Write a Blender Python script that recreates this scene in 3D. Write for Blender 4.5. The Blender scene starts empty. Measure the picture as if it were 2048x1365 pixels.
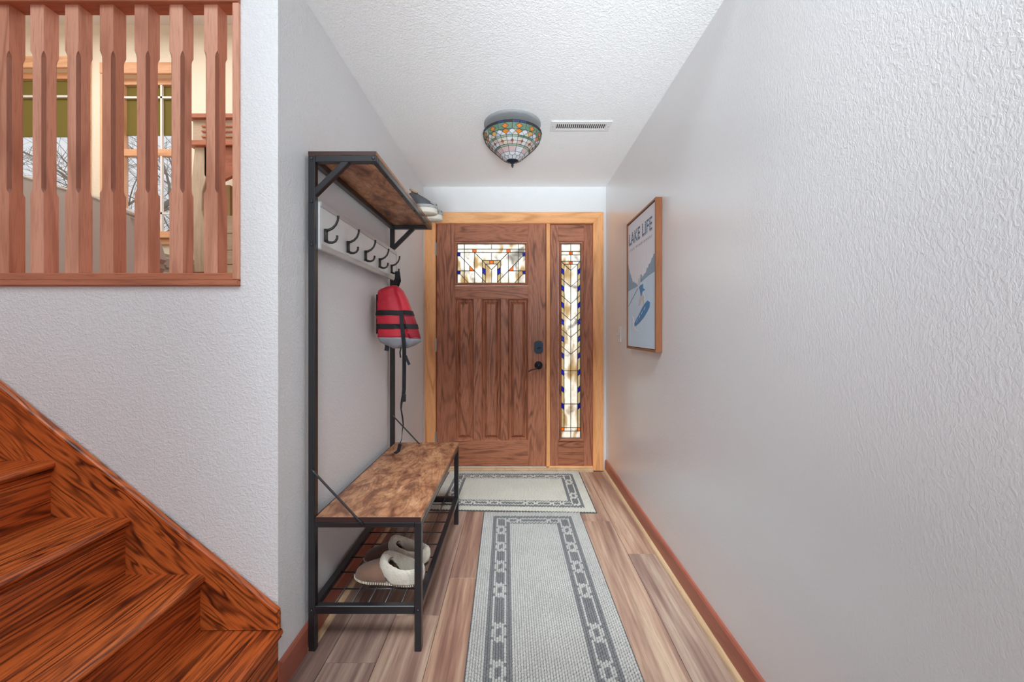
import bpy, bmesh, math, random
from mathutils import Vector, Matrix
random.seed(7)
sc = bpy.context.scene
COL = sc.collection
# ------------------------------------------------------------------ camera
H, F, CX, CY = 1.167, 796.0, 1029.5, 663.0          # eye height, focal length (px), vanishing point
cam_d = bpy.data.cameras.new('camera'); cam = bpy.data.objects.new('camera', cam_d); COL.objects.link(cam)
cam.location = (0, 0, H); cam.rotation_euler = (math.pi/2, 0, 0)
cam_d.sensor_width = 36; cam_d.lens = F/2048*36; cam_d.clip_start = .02; cam_d.clip_end = 200
cam_d.shift_x = -(CX-1024)/2048; cam_d.shift_y = -(682.5-CY)/2048
sc.camera = cam
# ------------------------------------------------------------------ world, lights, exposure
w = bpy.data.worlds.new('sky'); sc.world = w; w.use_nodes = True
bg = w.node_tree.nodes['Background']; bg.inputs[0].default_value = (.93, .96, 1, 1); bg.inputs[1].default_value = 5.2
def area(name, loc, rot, sx, sy, power, col=(1, 1, 1)):
    d = bpy.data.lights.new(name, 'AREA'); d.shape = 'RECTANGLE'; d.size = sx; d.size_y = sy; d.energy = power; d.color = col
    o = bpy.data.objects.new(name, d); COL.objects.link(o); o.location = loc; o.rotation_euler = rot
    return o
FILL_TINT = (.90, .96, 1)
FILL_TINT = (.90, .96, 1)
FILL_TINT = (.90, .96, 1)
FILL_TINT = (.90, .96, 1)
FILL_TINT = (.87, .95, 1)
FILL_TINT = (.87, .95, 1)
FILL_TINT = (.87, .95, 1)
FILL_TINT = (.87, .95, 1)
FILL_TINT = (.87, .95, 1)
FILL_TINT = (.82, .94, 1)
FILL_TINT = (.82, .94, 1)
FILL_TINT = (.82, .94, 1)
FILL_TINT = (.82, .94, 1)
FILL_TINT = (.82, .94, 1)  # cool tint of the added fill lights
area('fill_light_behind', (-.9, -2.75, 1.6), (math.pi/2, 0, 0), 3.2, 2.8, 16.5, FILL_TINT)  # added broad fill behind the camera, no window is built there
hl = area('hall_fill_behind', (.36, -2.4, .42), (math.radians(115), 0, 0), 1.0, .8, 15, FILL_TINT); hl.data.spread = math.radians(36)  # added low uplight aimed at the hall ceiling, no fixture there
fl_ = area('foyer_fill', (.24, -.6, 3.5), (math.radians(40), 0, 0), .9, 1.0, 15, FILL_TINT); fl_.data.spread = math.radians(38)  # added fill tilted down onto the hall floor, not a fitted lamp
area('stairwell_fill', (-1.4, -.6, 3.66), (0, 0, 0), 1.8, 1.9, 45, FILL_TINT)  # unseen overhead fill added to brighten the stairs
area('living_room_fill', (-3.0, 2.25, 3.66), (0, 0, 0), 2.6, 1.2, 40, (1, .97, .92))  # added light above the view to brighten the living room
sc.cycles.max_bounces = 16; sc.cycles.diffuse_bounces = 12; sc.cycles.transparent_max_bounces = 16
vs = sc.view_settings
vs.view_transform = 'Standard'; vs.look = 'None'; vs.gamma = 1; vs.use_curve_mapping = False; vs.exposure = 0.0

# ------------------------------------------------------------------ helpers
def U(u, Y): return (u-CX)*Y/F
def V(v, Y): return H+(CY-v)*Y/F
def srgb(r, g, b):
    f = lambda c: (c/255/12.92 if c <= 10 else ((c/255+.055)/1.055)**2.4)
    return (f(r), f(g), f(b), 1)
def wloc(o):
    p = Vector((0, 0, 0))
    while o is not None: p += o.location; o = o.parent
    return p
def tag(o, label=None, cat=None, group=None, kind=None):
    if label: o['label'] = label
    if cat: o['category'] = cat
    if group: o['group'] = group
    if kind: o['kind'] = kind
    return o
def empty(name, loc, label=None, cat=None, group=None, kind=None):
    o = bpy.data.objects.new(name, None); COL.objects.link(o); o.location = loc; o.empty_display_size = .05
    return tag(o, label, cat, group, kind)
class MB:
    def __init__(s): s.v = []; s.f = []; s.m = []
    def add(s, vs, fs, mi=0):
        b = len(s.v); s.v += [tuple(p) for p in vs]; s.f += [tuple(i+b for i in q) for q in fs]; s.m += [mi]*len(fs); return s
    def box(s, x0, x1, y0, y1, z0, z1, mi=0):
        v = [(x, y, z) for x in (x0, x1) for y in (y0, y1) for z in (z0, z1)]
        return s.add(v, [(0, 1, 3, 2), (4, 6, 7, 5), (0, 4, 5, 1), (2, 3, 7, 6), (0, 2, 6, 4), (1, 5, 7, 3)], mi)
    def bar(s, p, q, wd, ht, up=(0, 0, 1)):
        p, q = Vector(p), Vector(q); d = (q-p).normalized(); up = Vector(up)
        a = d.cross(up)
        a = d.cross(Vector((1, 0, 0))) if a.length < 1e-5 else a
        a.normalize(); b = a.cross(d)
        v = [c+a*i*wd/2+b*j*ht/2 for c in (p, q) for i in (-1, 1) for j in (-1, 1)]
        return s.add(v, [(0, 1, 3, 2), (4, 6, 7, 5), (0, 4, 5, 1), (2, 3, 7, 6), (0, 2, 6, 4), (1, 5, 7, 3)])
    def tube(s, pts, rad, n=8, flat=1.0, caps=True):
        pts = [Vector(p) for p in pts]; rings = []
        if not hasattr(rad, '__len__'): rad = [rad]*len(pts)
        prev = None
        for i, p in enumerate(pts):
            d = (pts[min(i+1, len(pts)-1)]-pts[max(i-1, 0)]).normalized()
            if prev is None:
                a = d.cross(Vector((0, 0, 1)))
                if a.length < 1e-3: a = d.cross(Vector((0, 1, 0)))
            else: a = prev-d*prev.dot(d)
            a.normalize(); prev = a; b = d.cross(a)
            rings.append([p+a*math.cos(t)*rad[i]+b*math.sin(t)*rad[i]*flat for t in [2*math.pi*k/n for k in range(n)]])
        return s.loft(rings, caps, caps)
    def loft(s, rings, c0=True, c1=True, closed=False, ring_closed=True, mi=0):
        n = len(rings[0]); v = [p for r in rings for p in r]; f = []
        R = len(rings)
        for i in range(R if closed else R-1):
            j = (i+1) % R
            for k in range(n if ring_closed else n-1):
                l = (k+1) % n
                f.append((i*n+k, i*n+l, j*n+l, j*n+k))
        if not closed and ring_closed:
            if c0: f.append(tuple(range(n-1, -1, -1)))
            if c1: f.append(tuple((R-1)*n+k for k in range(n)))
        return s.add(v, f, mi)
    def prism(s, poly, axis, a, b):
        g = {'X': lambda p, t: (t, p[0], p[1]), 'Y': lambda p, t: (p[0], t, p[1]), 'Z': lambda p, t: (p[0], p[1], t)}[axis]
        return s.loft([[g(p, a) for p in poly], [g(p, b) for p in poly]])
    def lathe(s, prof, c, n=24, cap=True):
        rings = [[(c[0]+r*math.cos(t), c[1]+r*math.sin(t), c[2]+z) for t in [2*math.pi*k/n for k in range(n)]] for r, z in prof]
        return s.loft(rings, cap, cap)
    def build(s, name, mat, parent=None, smooth=False, bevel=0, seg=1, sub=0, origin=None, label=None, cat=None, group=None, kind=None):
        me = bpy.data.meshes.new(name)
        off = wloc(parent) if parent is not None else Vector(origin or (0, 0, 0))
        me.from_pydata([tuple(Vector(p)-off) for p in s.v], [], s.f)
        mats = mat if isinstance(mat, (list, tuple)) else [mat]
        for m in mats: me.materials.append(m)
        if len(mats) > 1: me.polygons.foreach_set('material_index', s.m)
        bm = bmesh.new(); bm.from_mesh(me)
        bmesh.ops.recalc_face_normals(bm, faces=bm.faces)
        if bevel:
            ed = [e for e in bm.edges if len(e.link_faces) == 2 and e.calc_face_angle(0) > .5]
            bmesh.ops.bevel(bm, geom=ed, offset=bevel, segments=seg, affect='EDGES', clamp_overlap=True)
        bm.to_mesh(me); bm.free()
        if smooth: me.polygons.foreach_set('use_smooth', [True]*len(me.polygons))
        o = bpy.data.objects.new(name, me); COL.objects.link(o)
        if parent is not None: o.parent = parent
        else: o.location = off
        if sub:
            md = o.modifiers.new('subdivision', 'SUBSURF'); md.levels = sub; md.render_levels = sub
        return tag(o, label, cat, group, kind)
def B(x0, x1, y0, y1, z0, z1): return MB().box(x0, x1, y0, y1, z0, z1)

# ------------------------------------------------------------------ materials
class NT:
    def __init__(s, name):
        s.m = bpy.data.materials.new(name); s.m.use_nodes = True; s.t = s.m.node_tree; s.t.nodes.clear()
        s.out = s.t.nodes.new('ShaderNodeOutputMaterial')
    def n(s, typ, ins=None, **props):
        nd = s.t.nodes.new('ShaderNode'+typ)
        for k, v in props.items(): setattr(nd, k, v)
        for k, v in (ins or {}).items():
            i = nd.inputs[k]
            if isinstance(v, bpy.types.NodeSocket): s.t.links.new(v, i)
            else: i.default_value = v
        return nd
    def math(s, op, a, b=0.0, c=None):
        ins = {0: a, 1: b}
        if c is not None: ins[2] = c
        return s.n('Math', ins, operation=op).outputs[0]
    def mix(s, fac, a, b, typ='MIX'):
        nd = s.t.nodes.new('ShaderNodeMix'); nd.data_type = 'RGBA'; nd.blend_type = typ
        for i, v in ((0, fac), (6, a), (7, b)):
            if isinstance(v, bpy.types.NodeSocket): s.t.links.new(v, nd.inputs[i])
            else: nd.inputs[i].default_value = v
        return nd.outputs[2]
    def ramp(s, fac, stops):
        nd = s.n('ValToRGB', {0: fac}); e = nd.color_ramp.elements
        while len(e) < len(stops): e.new(.5)
        for q, (p, c) in zip(e, stops):
            q.position = p; q.color = c if hasattr(c, '__len__') else (c, c, c, 1)
        return nd.outputs[0]
    def coords(s, scale=(1, 1, 1), rnd=0, rot=(0, 0, 0)):
        c = s.n('TexCoord').outputs['Object']
        if rnd:
            r = s.n('ObjectInfo').outputs['Random']
            v = s.n('CombineXYZ', {0: s.math('MULTIPLY', r, rnd), 1: s.math('MULTIPLY', r, rnd*1.7), 2: s.math('MULTIPLY', r, rnd*2.3)}).outputs[0]
            c = s.n('VectorMath', {0: c, 1: v}, operation='ADD').outputs[0]
        if any(rot): c = s.n('Mapping', {'Vector': c, 'Rotation': rot}).outputs[0]
        return s.n('Mapping', {'Vector': c, 'Scale': scale}).outputs[0]
    def noise(s, vec, scale, detail=2, rough=.5, dist=0):
        return s.n('TexNoise', {'Vector': vec, 'Scale': scale, 'Detail': detail, 'Roughness': rough, 'Distortion': dist}).outputs['Fac']
    def bump(s, h, strength, dist):
        return s.n('Bump', {'Height': h, 'Strength': strength, 'Distance': dist}).outputs[0]
    def prin(s, **k):
        names = {'base': 'Base Color', 'rough': 'Roughness', 'metal': 'Metallic', 'normal': 'Normal', 'spec': 'Specular IOR Level', 'coat': 'Coat Weight', 'coatr': 'Coat Roughness', 'coati': 'Coat IOR', 'coatn': 'Coat Normal',
                 'sheen': 'Sheen Weight', 'trans': 'Transmission Weight', 'ior': 'IOR', 'sss': 'Subsurface Weight', 'sheenr': 'Sheen Roughness', 'alpha': 'Alpha'}
        return s.n('BsdfPrincipled', {names[a]: b for a, b in k.items()})
    def done(s, sh):
        s.t.links.new(sh.outputs[0] if hasattr(sh, 'outputs') else sh, s.out.inputs[0]); return s.m
def plain(name, col, rough=.5, metal=0, spec=.5, vary=.06, vscale=20, bump=0, bscale=200, **k):
    t = NT(name); c = t.coords(); n = t.noise(c, vscale, 3)
    d = tuple(x*(1-vary) for x in col[:3])+(1,); l = tuple(min(1, x*(1+vary)) for x in col[:3])+(1,)
    kw = dict(base=t.mix(n, d, l), rough=rough, metal=metal, spec=spec, **k)
    if bump: kw['normal'] = t.bump(t.noise(c, bscale, 2), bump, .002)
    return t.done(t.prin(**kw))
def paint(name, col, rough, scl=(1, 1, 1), bs=.5, size=42, coat=0, coatr=.3, dist=.004):
    t = NT(name); c = t.coords(scl)
    n1 = t.noise(c, size, 3, .55, .8); n2 = t.noise(c, size*2.6, 2, .5, .3)
    h = t.math('ADD', t.ramp(n1, [(.42, 0.), (.60, 1.)]), t.math('MULTIPLY', n2, .5))
    big = t.noise(t.coords(), 1.3, 2)
    base = t.mix(big, tuple(x*.97 for x in col[:3])+(1,), tuple(min(1, x*1.02) for x in col[:3])+(1,))
    return t.done(t.prin(base=base, rough=rough, normal=t.bump(h, bs, dist), coat=coat, coatr=coatr, coati=1.6, coatn=t.bump(h, bs*.35, dist)))
def wood(name, dark, mid, light, axis, freq=5.0, rings=9, stretch=9, rough=.4, line=.75, sharp=3.0, pore=.35, rnd=11, vary=0.0, coat=0, bump=.12, rot=0, brk=.25):
    t = NT(name)
    sc3 = [1, 1, 1]; sc3[axis] = 1/stretch
    c = t.coords(tuple(sc3), rnd, (0, rot, 0))
    n1 = t.noise(c, freq, 2, .45, .25)
    s = t.math('SINE', t.math('MULTIPLY', n1, rings*6.283))
    s = t.math('POWER', t.math('MULTIPLY_ADD', s, .5, .5), sharp)
    sp = [90, 90, 90]; sp[axis] = 4
    pores = t.noise(t.coords(tuple(sp), rnd, (0, rot, 0)), 3.2, 2, .6)
    low = t.noise(c, freq*.35, 2)
    breakup = t.ramp(t.noise(c, freq*2.2, 2), [(.35, brk), (.65, 1.)])
    base = t.mix(t.ramp(low, [(.3, 0.), (.7, 1.)]), mid, light)
    base = t.mix(t.math('MULTIPLY', t.math('MULTIPLY', s, breakup), line), base, dark)
    base = t.mix(t.math('MULTIPLY', t.ramp(pores, [(.5, 0.), (.68, 1.)]), pore), base, dark)
    if vary:
        r = t.n('ObjectInfo').outputs['Random']
        k = t.math('MULTIPLY_ADD', r, vary*2, 1-vary)
        base = t.n('HueSaturation', {'Hue': .5, 'Saturation': t.math('MULTIPLY_ADD', r, -vary, 1.0+vary*.3), 'Value': k, 'Fac': 1.0, 'Color': base}).outputs[0]
    nb = t.bump(t.math('ADD', t.math('MULTIPLY', s, -.6), t.math('MULTIPLY', pores, .6)), bump, .0012)
    return t.done(t.prin(base=base, rough=rough, normal=nb, coat=coat, coatr=.2))

GREY = (.82, .823, .832, 1)
M = {}
M['wall'] = paint('wall_paint_grey', GREY, .42, bs=.5, size=105, dist=.002)
M['wall_gloss'] = paint('wall_paint_satin', GREY, .36, (1, 1, .55), bs=.27, size=150, dist=.0014, coat=.9, coatr=.20)
M['ceil'] = paint('ceiling_paint', (.95, .95, .952, 1), .6, bs=.5, size=90, dist=.002)
M['cream'] = paint('cream_paint', (.84, .77, .63, 1), .6, bs=.15)
M['white'] = plain('white_paint', (.8, .8, .79, 1), .45, vary=.02)
oakA = dict(dark=srgb(190, 118, 66), mid=srgb(250, 172, 108), light=srgb(255, 196, 138))
M['casing_z'] = wood('casing_oak_z', axis=2, freq=7, rings=6, rough=.4, line=.6, **oakA)
M['casing_x'] = wood('casing_oak_x', axis=0, freq=7, rings=6, rough=.4, line=.6, **oakA)
oakW = dict(dark=srgb(176, 120, 80), mid=srgb(226, 172, 130), light=srgb(236, 190, 150))
M['wcas_z'] = wood('window_oak_z', axis=2, freq=7, rings=6, rough=.4, line=.5, **oakW)
M['wcas_x'] = wood('window_oak_x', axis=0, freq=7, rings=6, rough=.4, line=.5, **oakW)
oakB = dict(dark=srgb(158, 92, 66), mid=srgb(214, 146, 116), light=srgb(230, 168, 138))
M['bal_z'] = wood('baluster_oak_z', axis=2, freq=9, rings=5, rough=.42, line=.55, vary=.07, **oakB)
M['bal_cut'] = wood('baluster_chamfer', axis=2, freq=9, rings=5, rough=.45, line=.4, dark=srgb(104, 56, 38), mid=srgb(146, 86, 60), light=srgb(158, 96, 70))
M['bal_x'] = wood('baluster_oak_x', axis=0, freq=9, rings=5, rough=.42, line=.5, dark=srgb(120, 60, 42), mid=srgb(186, 112, 80), light=srgb(200, 128, 94))
stair = dict(dark=srgb(74, 24, 12), mid=srgb(198, 92, 38), light=srgb(226, 122, 58))
M['stair_y'] = wood('stair_oak_y', axis=1, freq=13, rings=14, stretch=16, rough=.38, line=1.0, sharp=1.7, pore=.75, coat=.1, brk=.45, **stair)
M['stair_x'] = wood('stair_oak_skirt', axis=0, freq=17, rings=10, stretch=6, rough=.38, line=1.0, sharp=1.9, pore=.5, coat=.1, rot=-.68, brk=.35, **stair)
doorw = dict(dark=srgb(104, 58, 40), mid=srgb(174, 108, 78), light=srgb(194, 126, 94))
M['door_z'] = wood('door_oak_z', axis=2, freq=8, rings=12, stretch=8, rough=.42, line=.85, sharp=2.2, pore=.6, **doorw)
M['door_x'] = wood('door_oak_x', axis=0, freq=8, rings=12, stretch=8, rough=.42, line=.85, sharp=2.2, pore=.6, **doorw)
M['base_y'] = wood('baseboard_wood', axis=1, freq=8, rings=5, rough=.3, line=.4, dark=srgb(114, 56, 44), mid=srgb(164, 92, 74), light=srgb(180, 108, 88))
M['shoe_y'] = wood('shoe_moulding_wood', axis=1, freq=9, rings=4, rough=.45, line=.35, dark=srgb(150, 110, 75), mid=srgb(206, 170, 130), light=srgb(222, 190, 152))
M['palew'] = wood('weathered_pine', axis=2, freq=7, rings=5, rough=.6, line=.4, dark=srgb(150, 128, 104), mid=srgb(205, 186, 160), light=srgb(220, 204, 180))
M['palew_x'] = wood('weathered_pine_x', axis=0, freq=7, rings=5, rough=.6, line=.4, dark=srgb(150, 128, 104), mid=srgb(205, 186, 160), light=srgb(220, 204, 180))
def plank_mat():
    t = NT('floor_laminate')
    c = t.coords((1, .07, 1), 13)
    n1 = t.noise(c, 8, 3, .5, .3)
    s = t.math('POWER', t.math('MULTIPLY_ADD', t.math('SINE', t.math('MULTIPLY', n1, 44)), .5, .5), 1.6)
    low = t.noise(t.coords((1, .09, 1), 17), 10, 2, .5, .2)
    streak = t.noise(t.coords((1, .03, 1), 19), 34, 3, .6, .1)
    mixv = t.math('MULTIPLY_ADD', streak, .55, t.math('MULTIPLY', low, .5))
    base = t.ramp(mixv, [(.36, srgb(112, 80, 72)), (.47, srgb(156, 114, 96)), (.56, srgb(182, 142, 118)), (.68, srgb(210, 176, 146))])
    base = t.mix(t.math('MULTIPLY', s, .30), base, srgb(112, 72, 60))
    pores = t.noise(t.coords((110, 3, 90), 13), 3, 2, .6)
    base = t.mix(t.math('MULTIPLY', t.ramp(pores, [(.5, 0.), (.7, 1.)]), .35), base, srgb(92, 56, 46))
    r = t.n('ObjectInfo').outputs['Random']
    base = t.n('HueSaturation', {'Hue': .5, 'Saturation': t.math('MULTIPLY_ADD', r, .2, .78), 'Value': t.math('MULTIPLY_ADD', r, .16, .84), 'Fac': 1.0, 'Color': base}).outputs[0]
    return t.done(t.prin(base=base, rough=.34, normal=t.bump(pores, .12, .001), spec=.6))
M['plank'] = plank_mat()
def rustic():
    t = NT('rustic_board'); c = t.coords((1, .5, 1)); c2 = t.coords((1, .28, 1))
    blot = t.noise(c, 14, 6, .65, .5); blot2 = t.noise(c, 34, 5, .65, .9)
    base = t.ramp(blot, [(.3, srgb(78, 44, 34)), (.42, srgb(136, 86, 60)), (.54, srgb(178, 124, 88)), (.72, srgb(208, 158, 120))])
    base = t.mix(t.math('MULTIPLY', t.ramp(blot2, [(.52, 0.), (.66, 1.)]), .5), base, srgb(70, 44, 38))
    n1 = t.noise(c2, 7, 2, .5, .5)
    s = t.math('POWER', t.math('MULTIPLY_ADD', t.math('SINE', t.math('MULTIPLY', n1, 130)), .5, .5), 4)
    base = t.mix(t.math('MULTIPLY', s, .35), base, srgb(84, 50, 38))
    return t.done(t.prin(base=base, rough=.36, spec=.5))
M['rustic'] = rustic()
M['black'] = plain('black_powdercoat', (.010, .011, .014, 1), .28, vary=.1, spec=.8)
M['edge'] = plain('dark_board_edge', srgb(58, 34, 30), .5)
M['bronze'] = plain('dark_bronze', (.035, .033, .032, 1), .35, metal=.5)
M['hookboard'] = plain('pale_hook_board', (.70, .70, .70, 1), .4, vary=.03)
M['steel'] = plain('grey_rail', (.5, .5, .5, 1), .35, metal=.3)
M['lock'] = plain('blue_black_lock', (.02, .03, .045, 1), .3, metal=.6)
M['pan'] = plain('shadow_grey_pan', (.30, .30, .305, 1), .6)  # grey stands for the lamp's shadow on the ceiling
M['hinge'] = plain('brushed_hinge', (.55, .54, .52, 1), .35, metal=.8)
M['lead'] = plain('lead_came', (.018, .016, .015, 1), .5, vary=.1)
M['vent_dark'] = plain('vent_dark', (.02, .02, .02, 1), .8)
def glass(name, col, transl=.45, mott=.3, ochre=0):
    t = NT(name); c = t.coords((1, 1, 1))
    n = t.noise(c, 60, 4, .65, 1.5)
    cc = t.mix(t.math('MULTIPLY', t.ramp(n, [(.48, 0.), (.72, 1.)]), mott), col, tuple(x*.4 for x in col[:3])+(1,))
    if ochre:  # patches paint in the outdoor view refracted by the glass
        z = t.noise(t.coords((2.2, 1, 1)), 4.2, 2, .5, .4)
        grain = t.math('MULTIPLY_ADD', t.noise(c, 140, 2, .6, 1.0), .5, .55)
        cc = t.mix(t.math('MULTIPLY', t.ramp(z, [(.50, 0.), (.60, 1.)]), t.math('MULTIPLY', grain, ochre)), cc, (.36, .26, .12, 1))
        cc = t.mix(t.math('MULTIPLY', t.ramp(t.noise(c, 7, 3, .6, .5), [(.55, 0.), (.70, 1.)]), t.math('MULTIPLY', grain, ochre)), cc, (.20, .19, .17, 1))
    tr = t.n('BsdfTransparent', {0: cc}); tl = t.n('BsdfTranslucent', {0: cc})
    m = t.n('MixShader', {0: transl, 1: tr.outputs[0], 2: tl.outputs[0]})
    g = t.n('BsdfGlossy', {'Color': (1, 1, 1, 1), 'Roughness': .08, 'Normal': t.bump(n, .3, .003)})
    fc = t.math('POWER', t.n('LayerWeight', {0: .5}).outputs['Facing'], 4.0)
    return t.done(t.n('MixShader', {0: t.math('MULTIPLY_ADD', fc, .5, .04), 1: m.outputs[0], 2: g.outputs[0]}))
M['g_clear'] = glass('glass_clear_textured', (.62, .605, .565, 1), .5, ochre=1.0)
M['g_beige'] = glass('glass_beige', (.44, .38, .26, 1), .5)
M['g_orange'] = glass('glass_orange', (.62, .235, .01, 1), .5, mott=.1)
M['g_blue'] = glass('glass_blue', (.02, .024, .33, 1), .5, mott=.1)
M['g_pane'] = glass('glass_window', (.41, .413, .416, 1), .02, mott=0)
def opal(name, col):
    t = NT(name); n = t.noise(t.coords((1, 1, 1), 9), 60, 3, .6, 1)
    cc = t.mix(n, tuple(x*.65 for x in col[:3])+(1,), tuple(min(1, x*1.25) for x in col[:3])+(1,))
    p = t.prin(base=cc, rough=.15, spec=.6); tl = t.n('BsdfTranslucent', {0: cc})
    return t.done(t.n('MixShader', {0: .3, 1: p.outputs[0], 2: tl.outputs[0]}))
for k, c in dict(o_white=(.72, .72, .74, 1), o_cream=(.72, .64, .52, 1), o_pink=(.68, .50, .48, 1), o_green=(.16, .27, .19, 1), o_lgreen=(.38, .48, .36, 1),
                 o_orange=(.75, .24, .04, 1), o_gold=(.75, .42, .12, 1), o_blue=(.50, .55, .72, 1), o_rim=(.05, .035, .05, 1), o_rimb=(.05, .06, .16, 1), o_red=(.5, .11, .05, 1)).items():
    M[k] = opal('opal_'+k[2:], c)

# ------------------------------------------------------------------ the setting
W, YB, YF, ZC = .766, 3.34, 1.288, 2.38            # half width, door wall, stair wall face, ceiling
UPZ = 1.28                                          # upper floor level
LC = 3.74                                           # upper ceiling
fl = B(-.9, W, -2.9, YB+.16, -.12, -.012).build('floor', M['edge'], kind='structure')
edges = [-.766, -.668, -.488, -.308, -.128, .052, .232, .412, .592, .766]
joints = [.95, 1.40, 1.633, 1.88, .62, .30, 1.1, 2.445, 2.085]
for i, j in enumerate(joints):
    x0, x1 = edges[i]+.0008, edges[i+1]-.0008
    ys = sorted([j+1.22*k for k in range(-4, 4)])
    for a, b in zip(ys[:-1], ys[1:]):
        a, b = max(a, -2.9), min(b, YB-.02)
        if b-a > .05: B(x0, x1, a+.0008, b-.0008, -.012, 0).build('plank', M['plank'], fl, bevel=.0004)
B(W, W+.12, -2.9, YB+.16, -.1, LC).build('wall_right', M['wall_gloss'], kind='structure')
B(-W-.12, -W, YF+.12, YB, -.1, LC).build('wall_left', M['wall'], kind='structure')
B(-W, W, YF, YB, ZC, ZC+.12).build('ceiling', M['ceil'], kind='structure')
B(-4.8, -W-.12, YF-.0, YB+.1, LC, LC+.1).build('ceiling_living_room', M['white'], kind='structure')
B(-W, W, YF, YF+.05, ZC+.12, LC).build('wall_over_hall', M['wall'], kind='structure')
OX, OZ0, OZ1 = U(481, YF), 1.312, 2.236             # opening of the balustrade
st = MB(); st.box(-4.8, -W, YF, YF+.12, -.1, OZ0); st.box(OX, -W, YF, YF+.12, OZ0, LC); st.box(-4.8, OX, YF, YF+.05, OZ1, LC)
st.build('wall_stair', M['wall'], kind='structure')
B(-4.8, W, -2.9, -2.8, -.1, LC).build('wall_behind', M['wall'], kind='structure')
B(-4.8, -4.7, -2.8, YF, -.1, LC).build('wall_foyer_left', M['wall'], kind='structure')
B(-4.8, W, -2.9, YF, LC, LC+.1).build('ceiling_foyer', M['ceil'], kind='structure')
B(-4.8, -.9, -2.9, YF, -.12, -.001).build('floor_foyer', M['base_y'], kind='structure')
def holes_wall(name, x0, x1, z0, z1, y0, y1, holes, mat):
    xs = sorted({x0, x1, *[h[0] for h in holes], *[h[1] for h in holes]}); zs = sorted({z0, z1, *[h[2] for h in holes], *[h[3] for h in holes]})
    m = MB()
    for a, b in zip(xs[:-1], xs[1:]):
        run = None
        for c, d in zip(zs[:-1], zs[1:]):
            cxm, czm = (a+b)/2, (c+d)/2
            if any(h[0] < cxm < h[1] and h[2] < czm < h[3] for h in holes):
                if run: m.box(a, b, y0, y1, *run)
                run = None
            else: run = (run[0], d) if run else (c, d)
        if run: m.box(a, b, y0, y1, *run)
    return m.build(name, mat, kind='structure')
DT = .044
SD = 3.346                                          # door slab face
DX0, DX1, DZ0, DZ1 = U(873.5, SD), U(1091.5, SD), V(933, SD), V(447.5, SD)
SX0, SX1 = U(1100.5, SD), U(1186, SD)
holes_wall('wall_back', -W, W, -.1, ZC, YB, YB+.14, [(DX0-.012, SX1+.004, -.1, DZ1+.006)], M['wall'])
WA = (-4.62, U(163, YB), V(492, YB), V(138, YB)); WB = (U(224, YB), U(350, YB), V(474, YB), V(150, YB))
holes_wall('wall_living_room', -4.8, -W-.12, UPZ-.1, LC, YB, YB+.14, [WA, WB], M['cream'])
B(-4.8, -4.68, YF+.12, YB, UPZ-.1, LC).build('wall_living_left', M['cream'], kind='structure')
B(-4.68, -W-.12, YF+.12, YB, UPZ-.1, UPZ).build('floor_upper', M['base_y'], kind='structure')
def baseboard(name, x_in, sgn, y0, y1):
    t = .014
    m = MB(); prof = [(0, 0), (t, 0), (t, .088), (t*.6, .096), (0, .096)]
    m.loft([[(x_in-sgn*p[0], y, p[1]) for p in prof] for y in (y0, y1)])
    return m.build(name, M['base_y'], kind='structure')
def quarter(name, x_in, sgn, y0, y1, mat):
    r = .017; prof = [(0, 0)]+[(r*math.cos(a), r*math.sin(a)) for a in [k*math.pi/10 for k in range(6)]]
    m = MB(); m.loft([[(x_in-sgn*(.014+p[0]), y, p[1]) for p in prof] for y in (y0, y1)])
    return m.build(name, mat, kind='structure')
baseboard('baseboard_right', W, 1, -2.8, YB-.02)
quarter('trim_shoe_right', W, 1, -2.8, YB-.02, M['shoe_y'])
baseboard('baseboard_left', -W, -1, YF+.002, YB-.02)
quarter('trim_shoe_left', -W, -1, YF+.16, YB-.02, M['shoe_y'])

# ------------------------------------------------------------------ front door, sidelight, casing
tr = empty('trim_door_casing', (0, YB, 0), kind='structure')
CF = 3.318
def cas(poly, mat): MB().prism(poly, 'Y', CF, YB+.02).build('casing_board', mat, tr, bevel=.004, seg=2)
ol, il, ir, orr = U(849, CF), U(870.5, CF), U(1186.5, CF), U(1207.5, CF); ot, it = V(424, CF), V(446.5, CF)
cas([(ol, 0), (il, 0), (il, it), (ol, ot)], M['casing_z'])
cas([(ir, 0), (orr, 0), (orr, ot), (ir, it)], M['casing_z'])
cas([(ol, ot), (il, it), (ir, it), (orr, ot)], M['casing_x'])
B(DX1+.004, SX0-.002, SD-.012, SD+.06, .03, DZ1+.004).build('mullion_post', M['casing_z'], tr, bevel=.003)
B(DX0-.012, DX0-.003, SD-.006, SD+.06, .03, DZ1+.004).build('hinge_jamb', M['door_z'], tr)
B(il, ir, SD+.05, SD+.06, DZ1+.001, DZ1+.007).build('head_stop', M['door_x'], tr)
B(ol+.02, ir, CF-.02, YB+.16, -.005, V(937, CF)).build('threshold', M['shoe_y'], tr, bevel=.004)
B(DX0-.005, DX1+.004, SD-.004, SD+.04, V(937, SD), V(933.8, SD)).build('sweep', M['white'], tr)

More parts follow.
